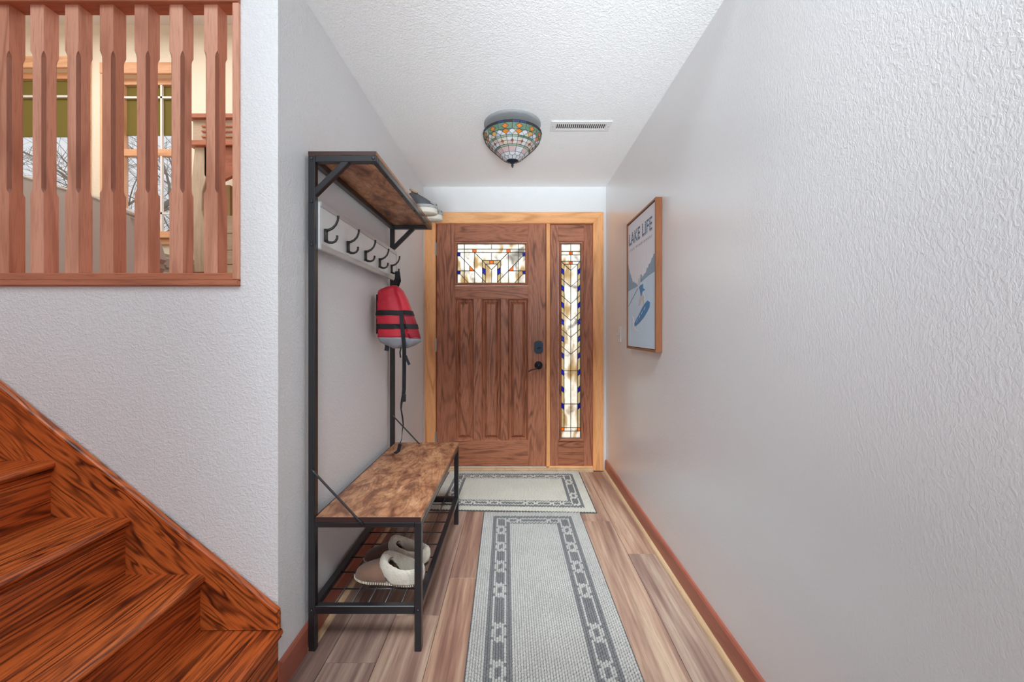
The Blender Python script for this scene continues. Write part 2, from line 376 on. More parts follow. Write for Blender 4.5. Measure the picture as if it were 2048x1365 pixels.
B(DX1-.006, SX0+.004, SD+DT+.001, SD+.075, .03, DZ1).build('door_stop', M['door_z'], tr)
B(DX0-.012, DX0+.008, SD+DT+.001, SD+.075, .03, DZ1).build('door_stop', M['door_z'], tr)
B(DX0, SX1, SD+DT+.001, SD+.075, DZ1-.012, DZ1+.006).build('door_stop', M['door_x'], tr)
B(SX1-.008, SX1+.004, SD+DT+.001, SD+.075, .03, DZ1).build('door_stop', M['door_z'], tr)
B(DX0, SX1, SD+DT+.001, SD+.075, 0, .05).build('door_stop', M['door_x'], tr)
def faces_of(segs, tol):
    """planar subdivision: list of polygons enclosed by the segments"""
    P = []
    def pid(x, y):
        for i, (a, b) in enumerate(P):
            if abs(a-x) < tol and abs(b-y) < tol: return i
        P.append((x, y)); return len(P)-1
    cuts = [[] for _ in segs]
    def proj(p, a, b):
        dx, dy = b[0]-a[0], b[1]-a[1]; L = dx*dx+dy*dy; t = ((p[0]-a[0])*dx+(p[1]-a[1])*dy)/L
        return t, math.hypot(p[0]-a[0]-t*dx, p[1]-a[1]-t*dy)
    for i, (a, b) in enumerate(segs):
        cuts[i] += [(0, a), (1, b)]
        for j, (c, d) in enumerate(segs):
            if i == j: continue
            for p in (c, d):
                t, dd = proj(p, a, b)
                if -1e-6 < t < 1+1e-6 and dd < tol: cuts[i].append((t, p))
            den = (b[0]-a[0])*(d[1]-c[1])-(b[1]-a[1])*(d[0]-c[0])
            if abs(den) < 1e-9: continue
            t = ((c[0]-a[0])*(d[1]-c[1])-(c[1]-a[1])*(d[0]-c[0]))/den; s = ((c[0]-a[0])*(b[1]-a[1])-(c[1]-a[1])*(b[0]-a[0]))/den
            if 0 < t < 1 and 0 < s < 1: cuts[i].append((t, (a[0]+t*(b[0]-a[0]), a[1]+t*(b[1]-a[1]))))
    E = set()
    for c in cuts:
        ids = [pid(*p) for _, p in sorted(c)]
        for x, y in zip(ids[:-1], ids[1:]):
            if x != y: E.add((min(x, y), max(x, y)))
    adj = {}
    for x, y in E: adj.setdefault(x, set()).add(y); adj.setdefault(y, set()).add(x)
    ch = True
    while ch:
        ch = False
        for k in list(adj):
            if len(adj[k]) == 1:
                o = adj[k].pop(); adj[o].discard(k); del adj[k]; ch = True
            elif not adj[k]: del adj[k]
    ang = lambda i, j: math.atan2(P[j][1]-P[i][1], P[j][0]-P[i][0])
    order = {k: sorted(v, key=lambda q: ang(k, q)) for k, v in adj.items()}
    seen = set(); out = []
    for a0 in adj:
        for b0 in adj[a0]:
            if (a0, b0) in seen: continue
            poly = []; a, b = a0, b0
            while (a, b) not in seen:
                seen.add((a, b)); poly.append(a); o = order[b]; c = o[(o.index(a)-1) % len(o)]; a, b = b, c
            ar = sum(P[p][0]*P[q][1]-P[q][0]*P[p][1] for p, q in zip(poly, poly[1:]+poly[:1]))/2
            if ar > tol*tol: out.append([P[p] for p in poly])
    return out
def inside(p, poly):
    r = False
    for (x0, y0), (x1, y1) in zip(poly, poly[1:]+poly[:1]):
        if (y0 > p[1]) != (y1 > p[1]) and p[0] < (x1-x0)*(p[1]-y0)/(y1-y0)+x0: r = not r
    return r
def leaded(parent, segs, marks, tox, toz, y, lw):
    cm = MB()
    for a, b in segs:
        p, q = Vector((tox(a[0]), y-.003, toz(a[1]))), Vector((tox(b[0]), y-.003, toz(b[1])))
        cm.bar(p, q, lw, .012, (0, 1, 0))
    came = cm.build('lead_came', M['lead'], parent)
    for poly in faces_of(segs, 5):
        mat = 'g_clear'
        for p, k in marks:
            if inside(p, poly): mat = k
        MB().prism([(tox(a), toz(b)) for a, b in poly], 'Y', y, y+.004).build('pane', M[mat], came)
mir = lambda S, c: S+[((2*c-a[0], a[1]), (2*c-b[0], b[1])) for a, b in S]
door = empty('door_1', ((DX0+DX1)/2, SD, 0), kind='structure')
PV = (V(598, SD), V(882, SD))                       # panel top, bottom
px = [(U(a, SD), U(b, SD)) for a, b in ((910, 948), (963, 1002), (1016, 1056))]
DT = .044
gx0, gx1, gz0, gz1 = U(908, SD), U(1057, SD), V(572, SD), V(482, SD)
def dpart(n, m, x0, x1, z0, z1): return B(x0, x1, SD, SD+DT, z0, z1).build(n, M[m], door, bevel=.0015)
dpart('stile', 'door_z', DX0, px[0][0], DZ0, DZ1); dpart('stile', 'door_z', px[2][1], DX1, DZ0, DZ1)
dpart('rail', 'door_x', px[0][0], px[2][1], gz1, DZ1); dpart('rail', 'door_x', px[0][0], px[2][1], PV[0], gz0); dpart('rail', 'door_x', px[0][0], px[2][1], DZ0, PV[1])
dpart('muntin', 'door_z', px[0][1], px[1][0], PV[1], PV[0]); dpart('muntin', 'door_z', px[1][1], px[2][0], PV[1], PV[0])
def rect(x0, x1, z0, z1, y, d=0): return [(x0+d, y, z0+d), (x1-d, y, z0+d), (x1-d, y, z1-d), (x0+d, y, z1-d)]
for a, b in px:
    m = MB(); z0, z1 = PV[1], PV[0]
    m.loft([rect(a, b, z0, z1, SD+.001), rect(a, b, z0, z1, SD+.010, .007), rect(a, b, z0, z1, SD+.026, .013), rect(a, b, z0, z1, SD+.026, .022), rect(a, b, z0, z1, SD+.008, .042), rect(a, b, z0, z1, SD+.003, .047)], False, True)
    m.build('raised_panel', M['door_z'], door)
def surround(parent, x0, x1, z0, z1, wd, mx='door_x', mz='door_z'):
    def ring(sides, mat):
        for q in sides:
            o0, o1, i1, i0 = q[2]; L_ = lambda p, r, f: (p[0]+(r[0]-p[0])*f, p[1]+(r[1]-p[1])*f)
            prof = [(0, SD-.001), (.06, SD-.011), (.28, SD-.013), (.42, SD-.007), (.80, SD-.004), (.92, SD-.007), (1, SD-.002), (1, SD+.016)]
            m = MB(); m.loft([[(L_(a, b, f)[0], y, L_(a, b, f)[1]) for f, y in prof] for a, b in ((o0, i0), (o1, i1))]); m.build('glazing_bead', M[mat], parent)
    A = [(x0, z0), (x1, z0), (x1, z1), (x0, z1)]; I = [(x0+wd, z0+wd), (x1-wd, z0+wd), (x1-wd, z1-wd), (x0+wd, z1-wd)]
    for k in range(4):
        l = (k+1) % 4
        ring([(0, 0, [A[k], A[l], I[l], I[k]])], mx if k % 2 == 0 else mz)
surround(door, gx0, gx1, gz0, gz1, .026)
S = [((185, 115), (1795, 115)), ((1795, 115), (1795, 1010)), ((1795, 1010), (185, 1010)), ((185, 1010), (185, 115)), ((185, 232), (1795, 232)), ((185, 308), (1795, 308)),
     ((990, 115), (990, 232)), ((990, 308), (990, 490)), ((990, 700), (990, 1010)), ((775, 490), (1205, 490)), ((850, 575), (1130, 575)), ((948, 490), (948, 575)), ((1032, 490), (1032, 575))]
S += mir([((350, 115), (350, 1010)), ((548, 232), (548, 308)), ((628, 232), (628, 308)), ((250, 308), (250, 388)), ((185, 388), (250, 388)), ((185, 730), (250, 730)), ((250, 730), (250, 803)), ((185, 803), (250, 803)),
          ((250, 388), (590, 730)), ((590, 730), (850, 992)), ((590, 308), (775, 490)), ((775, 490), (850, 575)), ((850, 575), (990, 700)), ((590, 308), (590, 1010)), ((250, 730), (590, 730)), ((475, 614), (475, 730)),
          ((775, 490), (775, 1010)), ((850, 575), (850, 1010)), ((775, 655), (850, 700)), ((775, 775), (850, 832)), ((250, 803), (445, 1010))], 990)
mk = [((588, 270), 'g_orange'), ((990, 530), 'g_orange'), ((510, 700), 'g_orange'), ((215, 350), 'g_blue'), ((215, 765), 'g_blue'), ((812, 740), 'g_blue'), ((812, 600), 'g_beige'), ((812, 880), 'g_beige'), ((800, 960), 'g_beige'), ((840, 995), 'g_beige'), ((895, 530), 'g_beige')]
mk += [((1980-p[0], p[1]), k) for p, k in mk]
lx = lambda x: U(914.5+(x-185)/1610*136.5, SD); lz = lambda y: V(488+(y-115)/895*78.2, SD)
leaded(door, S, mk, lx, lz, SD+.014, .0045)
# hardware
def hx(u): return U(u, SD)
def hz(v): return V(v, SD)
db = MB(); db.prism([(hx(1068.5), hz(704)), (hx(1068.5), hz(686)), (hx(1073), hz(682.5)), (hx(1081), hz(682.5)), (hx(1086), hz(686)), (hx(1086), hz(704)), (hx(1081), hz(707.5)), (hx(1073), hz(707.5))], 'Y', SD-.014, SD)
db = db.build('deadbolt', M['lock'], door, bevel=.004, seg=2)
MB().bar((hx(1074), SD-.024, hz(698)), (hx(1081), SD-.024, hz(696)), .008, .022, (0, 1, 0)).build('thumb_turn', M['lock'], db, bevel=.002)
def lathe_y(prof, c, n=20):
    m = MB(); m.loft([[(c[0]+r*math.cos(t), c[1]+y, c[2]+r*math.sin(t)) for t in [2*math.pi*k/n for k in range(n)]] for r, y in prof]); return m
lv = lathe_y([(.034, 0), (.034, -.006), (.026, -.012), (.014, -.016), (.012, -.045), (.016, -.05), (.012, -.06)], (hx(1077), SD, hz(731))).build('door_lever', M['lock'], door, smooth=True)
MB().tube([(hx(1077), SD-.05, hz(732)), (hx(1070), SD-.055, hz(737.5)), (hx(1062), SD-.055, hz(739)), (hx(1056.5), SD-.052, hz(743))], [.008, .006, .005, .004], 8).build('handle', M['bronze'], lv, smooth=True)
for v0, v1 in ((485, 511), (677, 704), (866, 890)):
    hg = MB(); hg.tube([(U(871.5, SD-.03), SD-.03, V(v0, SD-.03)), (U(871.5, SD-.03), SD-.03, V(v1, SD-.03))], .0065, 10); hg.box(U(871.5, SD-.03), U(871.5, SD-.03)+.004, SD-.03, SD+.004, V(v1, SD-.03), V(v0, SD-.03)); hg.build('hinge', M['hinge'], door)
B(DX1-.002, DX1+.004, SD-.002, SD+.03, hz(738), hz(727)).build('strike_plate', M['bronze'], door)
# sidelight
sl = empty('window_1', ((SX0+SX1)/2, SD, 0), kind='structure')
sx0, sx1, sz0, sz1 = U(1116.5, SD), U(1168, SD), V(883, SD), V(482, SD)
def spart(n, m, x0, x1, z0, z1): B(x0, x1, SD, SD+DT, z0, z1).build(n, M[m], sl, bevel=.0015)
zb, zt = V(932.5, SD), V(450, SD)
spart('stile', 'door_z', SX0, sx0, zb, zt); spart('stile', 'door_z', sx1, SX1, zb, zt); spart('rail', 'door_x', sx0, sx1, sz1, zt); spart('rail', 'door_x', sx0, sx1, zb, sz0)
B(SX0-.01, SX1, SD-.012, SD+.05, V(938, SD), V(932.6, SD)).build('sill', M['casing_x'], sl, bevel=.003)
surround(sl, sx0, sx1, sz0, sz1, .0262)
S = [((78, 45), (193, 45)), ((193, 45), (193, 1315)), ((193, 1315), (78, 1315)), ((78, 1315), (78, 45)), ((78, 93), (193, 93)), ((78, 116), (193, 116)), ((135.5, 45), (135.5, 1315)), ((78, 158), (193, 158)), ((95, 178), (176, 178)),
     ((95, 875), (176, 875)), ((95, 1093), (176, 1093)), ((78, 1248), (193, 1248)), ((78, 1270), (193, 1270))]
L = [((126, 93), (126, 116)), ((126, 158), (126, 178)), ((95, 178), (95, 1270)), ((78, 158), (95, 178)), ((95, 178), (135.5, 218))]
for k in range(5): L.append(((78, 270+110.5*k), (135.5, 325+110.5*k)))
for k in range(9):
    y = 205+110.3*k; L += [((78, y-4), (95, y+12)), ((78, y+27), (95, y+43))]
S = mir(S[:0]+L, 135.5)+S
mk = [((135-4, 104), 'g_orange'), ((139, 104), 'g_orange'), ((131, 168), 'g_orange'), ((140, 168), 'g_orange'), ((86, 1259), 'g_orange'), ((185, 1259), 'g_orange')]
for k in range(9):
    y = 205+110.3*k; mk += [((86.5, y+19), 'g_blue'), ((184.5, y+19), 'g_blue')]
for k in range(10):
    y0 = 205+110.3*k
    for dy in (-14, 52, 58) if k == 0 else (-14, -55, 52, 58):
        for x in (86.5, 184.5): mk.insert(0, ((x, y0+dy), 'g_beige'))
leaded(sl, S, mk, lambda x: U(1122.8+(x-78)/115*38.2, SD), lambda y: V(488+(y-45)/1270*389, SD), SD+.014, .0038)

# ------------------------------------------------------------------ staircase
SY0, SY1 = .12, YF-.018
stc = empty('staircase', (-1.6, .7, 0), 'dark stained oak staircase climbing left along the grey wall', 'staircase')
TZ, RISE, TX, RUN = .208, .182, -.749, .2385
for i in range(6):
    z, x = TZ+RISE*i, TX-RUN*i
    m = MB(); r = .013
    prof = [(x-RUN-.03, z-.027), (x-.012, z-.027)]+[(x-.0135+.0135*math.cos(a), z-.0135+.0135*math.sin(a)) for a in [-math.pi/2+math.pi*k/6 for k in range(1, 6)]]+[(x-.0135, z), (x-RUN-.03, z)]
    ye = SY1 if i else YF-.0005
    m.loft([[(p[0], y, p[1]) for p in prof] for y in (SY0, ye)]); m.build('tread', M['stair_y'], stc)
    B(x-.036, x-.016, SY0, ye, (z-RISE if i else 0), z-.027).build('riser', M['stair_y'], stc)
    cv = MB(); cv.loft([[(x-.018, y, z-.045), (x-.004, y, z-.0275), (x-.018, y, z-.0275)] for y in (SY0, ye)]); cv.build('cove_moulding', M['stair_y'], stc)
sx = -W+.012
top = lambda x: .272+(-.7554-x)*.8145
B(-2.4, -2.2, SY0, SY1, 0, TZ+RISE*5-.03).build('carcass', M['edge'], stc)
m = MB(); m.prism([(sx, .2085), (sx, .272), (-2.3, top(-2.3)), (-2.3, 1.14), (-1.02, .2085)], 'Y', SY1-.0, YF-.001); m.build('skirt_board', M['stair_x'], stc, bevel=.004, seg=2)
m = MB(); m.bar((sx-.002, SY1+.004, .270), (-2.3, SY1+.004, top(-2.3)-.004), .012, .02, (0, 1, 0)); m.build('skirt_cap', M['stair_x'], stc, bevel=.003)

# ------------------------------------------------------------------ balustrade in the opening
bl = empty('balustrade', (-1.4, YF, OZ0), 'reddish oak balustrade of square chamfered balusters above the stairs', 'railing')
B(-2.6, OX, YF-.012, YF+.06, V(572, YF-.012), V(560, YF-.012)).build('bottom_rail_lip', M['bal_x'], bl, bevel=.003, seg=2)
B(-2.6, OX-.002, YF-.004, YF+.06, V(560, YF-.012), V(546.5, YF)).build('bottom_rail', M['bal_x'], bl, bevel=.002)
B(-2.6, OX, YF-.012, YF+.048, V(8, YF), OZ1+.02).build('top_rail', M['bal_x'], bl, bevel=.002)
B(U(467.5, YF), OX, YF-.008, YF+.055, V(560, YF), V(8, YF)).build('side_post', M['bal_z'], bl, bevel=.002)
def baluster_mesh():
    a = .0218; zb_, z1, z2, zt_ = V(546.5, YF), V(386, YF), V(100, YF), V(8, YF)
    def ring(z, c): return [(-a+c, -a, z), (a-c, -a, z), (a, -a+c, z), (a, a-c, z), (a-c, a, z), (-a+c, a, z), (-a, a-c, z), (-a, -a+c, z)]
    c = .0078; e = .0002
    return [ring(zb_, e), ring(z1, e), ring(z1+.008, c*.7), ring(z1+.016, c), ring(z2-.020, c), ring(z2-.010, c*.75), ring(z2, e), ring(zt_, e)]
b0 = None
for k in range(12):
    x = U(420.5-69.65*k, YF)
    if b0 is None:
        m = MB(); m.loft([[(x+p[0], YF+.024+p[1], p[2]) for p in r] for r in baluster_mesh()])
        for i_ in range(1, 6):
            for k_ in range(1, 8, 2): m.m[i_*8+k_] = 1          # chamfer faces use the darker wood
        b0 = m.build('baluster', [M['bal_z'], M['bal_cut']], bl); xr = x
    else:
        o = b0.copy(); COL.objects.link(o); o.parent = bl; o.location = (x-xr, 0, 0)

# ------------------------------------------------------------------ hall tree (bench, shelf, hooks)
HY0, HY1 = 1.447, 2.42
PX0, PX1 = -.752, -.727                             # back posts
LX0, LX1 = -.365, -.340                             # front legs
ht = empty('hall_tree', (-.55, (HY0+HY1)/2, 0), 'black metal hall tree with rustic wood bench, shelf and hooks', 'hall tree')
def hp(n, m, mat='black', bevel=.002): return m.build(n, M[mat], ht, bevel=bevel)
SH = 1.808                                          # underside of shelf board
for y in (HY0, HY1-.025):
    hp('post', B(PX0, PX1, y, y+.025, 0, SH)); hp('leg', B(LX0, LX1, y, y+.025, 0, .472))
    hp('seat_rail', B(PX1, LX0, y, y+.025, .452, .472)); hp('rack_rail', B(PX1, LX0, y+.001, y+.024, .136, .166))
    hp('shelf_rail', B(PX1, -.503, y, y+.025, 1.784, SH))
    mm = MB(); mm.bar((PX1-.008, y+.0125, 1.668), (-.612, y+.0125, 1.79), .022, .022, (0, 1, 0)); hp('shelf_brace', mm)
    mm = MB(); mm.tube([(-.737, y-.004 if y < 2 else y-.004, .667), (-.725, y-.004, .652), (-.56, y-.004, .476), (-.548, y-.003, .463)], .0042, 8); mm.build('seat_brace', M['black'], ht, smooth=True)
hp('seat_rail', B(LX0, LX1, HY0+.025, HY1-.025, .452, .472)); hp('seat_rail', B(PX0, PX1, HY0+.025, HY1-.025, .452, .472))
hp('rack_rail', B(LX0, LX1, HY0+.025, HY1-.025, .141, .166)); hp('rack_rail', B(PX0, PX1, HY0+.025, HY1-.025, .141, .166))
hp('shelf_rail', B(-.523, -.503, HY0+.025, HY1-.025, 1.784, SH)); hp('shelf_rail', B(PX0, PX1, HY0+.025, HY1-.025, 1.784, SH))
bo = B(PX1+.002, LX1, HY0, HY1, .472, .491).build('bench_seat', M['rustic'], ht, bevel=.0012)
B(PX1+.001, LX1-.001, HY0-.0008, HY0+.0008, .4725, .4905).build('edge_band', M['edge'], bo)
so = B(PX0, -.503, HY0, HY1, SH, 1.822).build('top_shelf', M['rustic'], ht, bevel=.0012)
B(PX0+.001, -.504, HY0-.0008, HY0+.0008, SH+.0005, 1.8215).build('edge_band', M['edge'], so)
for k in range(8):
    y = 1.558+.109*k-.0
    mm = MB(); mm.tube([(PX1-.002, y, .158), (LX0+.002, y, .158)], .0028, 6); mm.build('rack_wire', M['black'], ht, smooth=True)
for k in range(5):
    x = -.663+.0612*k
    mm = MB(); mm.tube([(x, HY0+.02, .1625), (x, HY1-.02, .1625)], .0026, 6); mm.build('rack_wire', M['black'], ht, smooth=True)
hb = B(-.728, -.721, HY0+.025, HY1-.001, 1.475, 1.645).build('hook_board', M['hookboard'], ht)
B(-.729, -.716, HY0+.0255, HY1, 1.630, 1.650).build('hook_rail', M['steel'], ht, bevel=.001)
B(-.729, -.716, HY0+.0255, HY1, 1.470, 1.492).build('hook_rail', M['steel'], ht, bevel=.001)
B(-.722, -.7195, HY1-.003, HY1-.001, 1.492, 1.630).build('board_edge', M['black'], hb)
hk0 = None
HK = [1.500, 1.700, 1.900, 2.100, 2.300]
for y in HK:
    if hk0 is None:
        m = MB()
        m.prism([(y-.006, 1.503), (y+.006, 1.503), (y+.0045, 1.522), (y+.006, 1.552), (y-.006, 1.552), (y-.0045, 1.522)], 'X', -.716, -.706)
        up = [(-.712, y, 1.546), (-.700, y, 1.549), (-.686, y, 1.556), (-.674, y, 1.569), (-.667, y, 1.585), (-.665, y, 1.602)]
        lo = [(-.712, y, 1.508), (-.700, y, 1.502), (-.688, y, 1.501), (-.676, y, 1.506), (-.670, y, 1.516), (-.669, y, 1.528)]
        m.tube(up, [.006, .0055, .005, .0045, .0042, .0048], 8); m.tube(lo, [.006, .0055, .005, .0045, .0045, .005], 8)
        hk0 = m.build('hook', M['bronze'], ht, smooth=True)
    else:
        o = hk0.copy(); COL.objects.link(o); o.parent = ht; o.location = (0, y-HK[0], 0)
def bolt(x, y, z):
    lathe_y([(.0055, 0), (.0055, -.002), (.003, -.0035)], (x, y, z), 10).build('bolt', M['black'], ht, smooth=True)
for x, z in ((-.7395, 1.797), (-.515, 1.797), (-.7395, 1.640), (-.7395, 1.482), (-.7395, .15), (-.3525, .15)): bolt(x, HY0, z)
for k in range(4):
    y = HY0+.15+.22*k
    mm = MB(); mm.lathe([(.005, 0), (.005, -.002), (.003, -.003)], (-.513, y, 1.784), 10); mm.build('bolt', M['bronze'], ht, smooth=True)

# ------------------------------------------------------------------ stained glass ceiling lamp
LCX, LCY, LRZ = -.0138, 2.335, 2.32
lamp = empty('ceiling_lamp', (LCX, LCY, LRZ), 'stained glass bowl ceiling lamp with orange diamonds and dark rim', 'lamp')
PROF = [(.172, 0), (.170, -.012), (.159, -.042), (.140, -.065), (.133, -.073), (.104, -.100), (.097, -.107), (.074, -.128), (.056, -.143), (.034, -.156)]
NS = 13; A0 = -math.pi/2-math.pi/NS
def onshade(a, t):
    i = min(int(t), len(PROF)-2); f = t-i
    r = PROF[i][0]*(1-f)+PROF[i+1][0]*f; z = PROF[i][1]*(1-f)+PROF[i+1][1]*f
    th = A0+a*2*math.pi/NS
    return Vector((LCX+r*math.cos(th), LCY+r*math.sin(th), LRZ+z))
shade = MB(); shade.lathe([(.160, .0), (.163, .002), (.163, -.002), (.160, -.002)], (LCX, LCY, LRZ), 40, False); shade = shade.build('shade_rim', M['bronze'], lamp)
lines = MB()
def piece(poly, mat):
    pts = [onshade(*p) for p in poly]; c = sum(pts, Vector())/len(pts)
    nrm = (pts[1]-pts[0]).cross(pts[-1]-pts[0]).normalized()
    inn = Vector((LCX, LCY, c.z+.03))-c; nrm = nrm if nrm.dot(inn) > 0 else -nrm
    m = MB(); m.loft([pts, [p+nrm*.0025 for p in pts]]); m.build('glass_piece', M[mat], shade)
    for p, q in zip(pts, pts[1:]+pts[:1]):
        lines.tube([p-nrm*.0004, q-nrm*.0004], .0011, 4, caps=False)
rng = random.Random(3)
ch = lambda *k: rng.choice(k)
for s in range(NS):
    a = lambda x: s+x
    P = lambda lo, hi, pts: [(a(x), lo+(hi-lo)*t) for x, t in pts]
    piece(P(0, 1, [(0, 0), (.5, 0), (.5, 1), (0, 1)]), ch('o_rim', 'o_rim', 'o_rimb')); piece(P(0, 1, [(.5, 0), (1, 0), (1, 1), (.5, 1)]), ch('o_rim', 'o_rim', 'o_rimb'))
    piece(P(1, 2, [(0, .12), (.26, .5), (0, .92), (-.26, .5)]), 'o_orange')
    piece(P(1, 2, [(0, 0), (.5, 0), (.5, 1), (0, 1), (0, .92), (.26, .5), (0, .12)]), ch('o_green', 'o_lgreen', 'o_green')); piece(P(1, 2, [(.5, 0), (1, 0), (1, .12), (.74, .5), (1, .92), (1, 1), (.5, 1)]), ch('o_green', 'o_lgreen', 'o_green'))
    piece(P(2, 3, [(0, 1), (.08, .72), (.25, .42), (.42, .72), (.5, 1)]), ch('o_white', 'o_blue', 'o_white')); piece(P(2, 3, [(.5, 1), (.58, .72), (.75, .42), (.92, .72), (1, 1)]), ch('o_white', 'o_cream'))
    piece(P(2, 3, [(.5, 1), (.42, .72), (.25, .42), (.35, .14), (.5, 0), (.65, .14), (.75, .42), (.58, .72)]), 'o_white')
    piece(P(2, 3, [(0, 1), (.08, .72), (.25, .42), (.16, .12), (0, .02), (-.16, .12), (-.25, .42), (-.08, .72)]), ch('o_orange', 'o_gold'))
    piece(P(2, 3, [(0, 0), (.5, 0), (.35, .14), (.25, .42), (.16, .12), (0, .02)]), ch('o_pink', 'o_lgreen', 'o_green')); piece(P(2, 3, [(.5, 0), (1, 0), (1, .02), (.84, .12), (.75, .42), (.65, .14)]), ch('o_lgreen', 'o_green'))
    for q in (0, .5): piece(P(3, 4, [(q, 0), (q+.5, 0), (q+.5, 1), (q, 1)]), ch('o_green', 'o_lgreen', 'o_green'))
    piece(P(4, 5, [(.5, .3), (.64, .5), (.5, .72), (.36, .5)]), ch('o_red', 'o_orange', 'o_red'))
    piece(P(4, 5, [(0, 0), (.5, 0), (.5, .3), (.36, .5), (0, .5)]), ch('o_white', 'o_cream')); piece(P(4, 5, [(.5, 0), (1, 0), (1, .5), (.64, .5), (.5, .3)]), ch('o_white', 'o_cream', 'o_pink'))
    piece(P(4, 5, [(0, .5), (.36, .5), (.5, .72), (.5, 1), (0, 1)]), ch('o_white', 'o_pink')); piece(P(4, 5, [(1, .5), (.64, .5), (.5, .72), (.5, 1), (1, 1)]), ch('o_white', 'o_white', 'o_cream'))
    piece(P(5, 6, [(0, 0), (1, 0), (1, 1), (0, 1)]), ch('o_green', 'o_lgreen'))
    piece(P(6, 7, [(0, 0), (1, 0), (1, 1), (.5, 1.04), (0, 1)]), ch('o_pink', 'o_pink', 'o_white'))
    piece(P(7, 8, [(0, 0), (.5, .04), (1, 0), (1, .6), (.75, .9), (.5, 1), (.25, .9), (0, .6)]), 'o_white')
    piece(P(7, 9, [(.5, .5), (.75, .45), (1, .3), (1.25, .45), (1.5, .5), (1.5, 1), (.5, 1)]), 'o_white')
lines.build('lead_came', M['lead'], lamp)
MB().lathe([(.166, .0595), (.166, .054), (.150, .048), (.12, .044), (.02, .04)], (LCX, LCY, LRZ), 48).build('ceiling_shadow_pan', M['pan'], lamp, smooth=True)  # disc as wide as the lamp, coloured as its ceiling shadow
MB().lathe([(.004, .03), (.004, -.15)], (LCX, LCY, LRZ), 8).build('rod', M['bronze'], lamp)
MB().lathe([(.036, -.153), (.037, -.156), (.028, -.160), (.016, -.163), (.013, -.167), (.007, -.170), (.0055, -.176), (.008, -.180), (.006, -.184), (.0045, -.190), (.001, -.194)], (LCX, LCY, LRZ), 24).build('finial_cap', M['lock'], lamp, smooth=True)

# ------------------------------------------------------------------ ceiling register
vy0, vy1, vx0, vx1 = 2.292, 2.405, .212, .564
vt = empty('ceiling_vent', ((vx0+vx1)/2, (vy0+vy1)/2, ZC), 'white slotted metal air vent in the textured ceiling', 'vent')
m = MB(); b = .028
for x0, x1, y0, y1 in ((vx0, vx1, vy0, vy0+b), (vx0, vx1, vy1-b, vy1), (vx0, vx0+b, vy0+b, vy1-b), (vx1-b, vx1, vy0+b, vy1-b)): m.box(x0, x1, y0, y1, ZC-.005, ZC-.0005)
m.build('frame', M['white'], vt)
B(vx0+.02, vx1-.02, vy0+.02, vy1-.02, ZC-.0012, ZC-.0004).build('slot_shadow_sheet', M['vent_dark'], vt)  # black sheet stands in for the shade inside the slots
f0 = None
for k in range(25):
    x = vx0+b+.004+k*(vx1-vx0-2*b-.008)/24
    if f0 is None:
        m = MB(); m.bar((x, vy0+b, ZC-.003), (x, vy1-b, ZC-.003), .0052, .002); f0 = m.build('fin', M['white'], vt); xf = x
    else:
        o = f0.copy(); COL.objects.link(o); o.parent = vt; o.location = (x-xf, 0, 0)
for x in (vx0+.012, vx1-.012): MB().lathe([(.004, -.005), (.004, -.0065), (.002, -.007)], (x, (vy0+vy1)/2, ZC), 10).build('screw', M['steel'], vt)

# ------------------------------------------------------------------ light switch
sw = empty('light_switch', (W, 2.90, 1.145), 'white toggle light switch plate beside the framed lake poster', 'switch')
B(W-.006, W, 2.865, 2.935, 1.088, 1.202).build('plate', M['white'], sw, bevel=.002, seg=2)
MB().bar((W-.004, 2.90, 1.14), (W-.022, 2.90, 1.153), .010, .010).build('toggle', M['steel'], sw)

# ------------------------------------------------------------------ framed poster
FXF, FXW = .731, W-.001
py0, py1, pz0, pz1 = 2.067, 2.603, 1.056, 1.866
pic = empty('framed_poster', (W, (py0+py1)/2, pz0), 'pale blue wakeboarding poster in brown wooden frame', 'picture')
M['frame'] = wood('frame_wood', srgb(96, 52, 28), srgb(130, 76, 44), srgb(142, 86, 52), 2, freq=9, rings=4, rough=.35, line=.35)
t_ = .012
for nm, a in (('y', (py0, py0+t_, pz0, pz1)), ('y', (py1-t_, py1, pz0, pz1)), ('z', (py0+t_, py1-t_, pz0, pz0+t_)), ('z', (py0+t_, py1-t_, pz1-t_, pz1))):
    B(FXF, FXW, *a).build('frame_side', M['frame'], pic, bevel=.0015)
cx = FXF+.006
def flatm(name, col, rough=.6): return plain(name, col, rough, vary=.05, vscale=30)
M['p_sky'] = flatm('print_sky', srgb(236, 236, 243)); M['p_water'] = flatm('print_water', srgb(206, 226, 242)); M['p_mtn'] = flatm('print_trees', srgb(146, 172, 192))
M['p_blue'] = flatm('print_blue', srgb(78, 136, 186)); M['p_dark'] = flatm('print_line', srgb(96, 120, 142)); M['p_pale'] = flatm('print_spray', srgb(222, 224, 228)); M['p_skin'] = flatm('print_skin', srgb(206, 202, 200))
can = B(cx, cx+.02, py0+t_+.003, py1-t_-.003, pz0+t_+.004, pz1-t_-.004).build('canvas', M['p_sky'], pic)
def pr(name, mat, pts, lay):                        # pts: (fraction from the far edge, height z)
    m = MB(); m.prism([(py1-t_-.003-(py1-py0-2*t_-.006)*max(.012, min(.988, s)), z) for s, z in pts], 'X', cx-.0004*lay, cx); m.build(name, M[mat], can)
pr('printed_water', 'p_water', [(0, 1.43), (.18, 1.432), (.38, 1.437), (.55, 1.455), (.8, 1.475), (1, 1.482), (1, 1.078), (0, 1.078)], 1)
def jag(pts, n, amp, seed):
    r = random.Random(seed); o = []
    for (a, b), (c, d) in zip(pts[:-1], pts[1:]):
        for k in range(n): f = k/n; o.append((a+(c-a)*f, b+(d-b)*f+(amp if k % 2 else 0)*r.uniform(.5, 1)))
    return o+[pts[-1]]
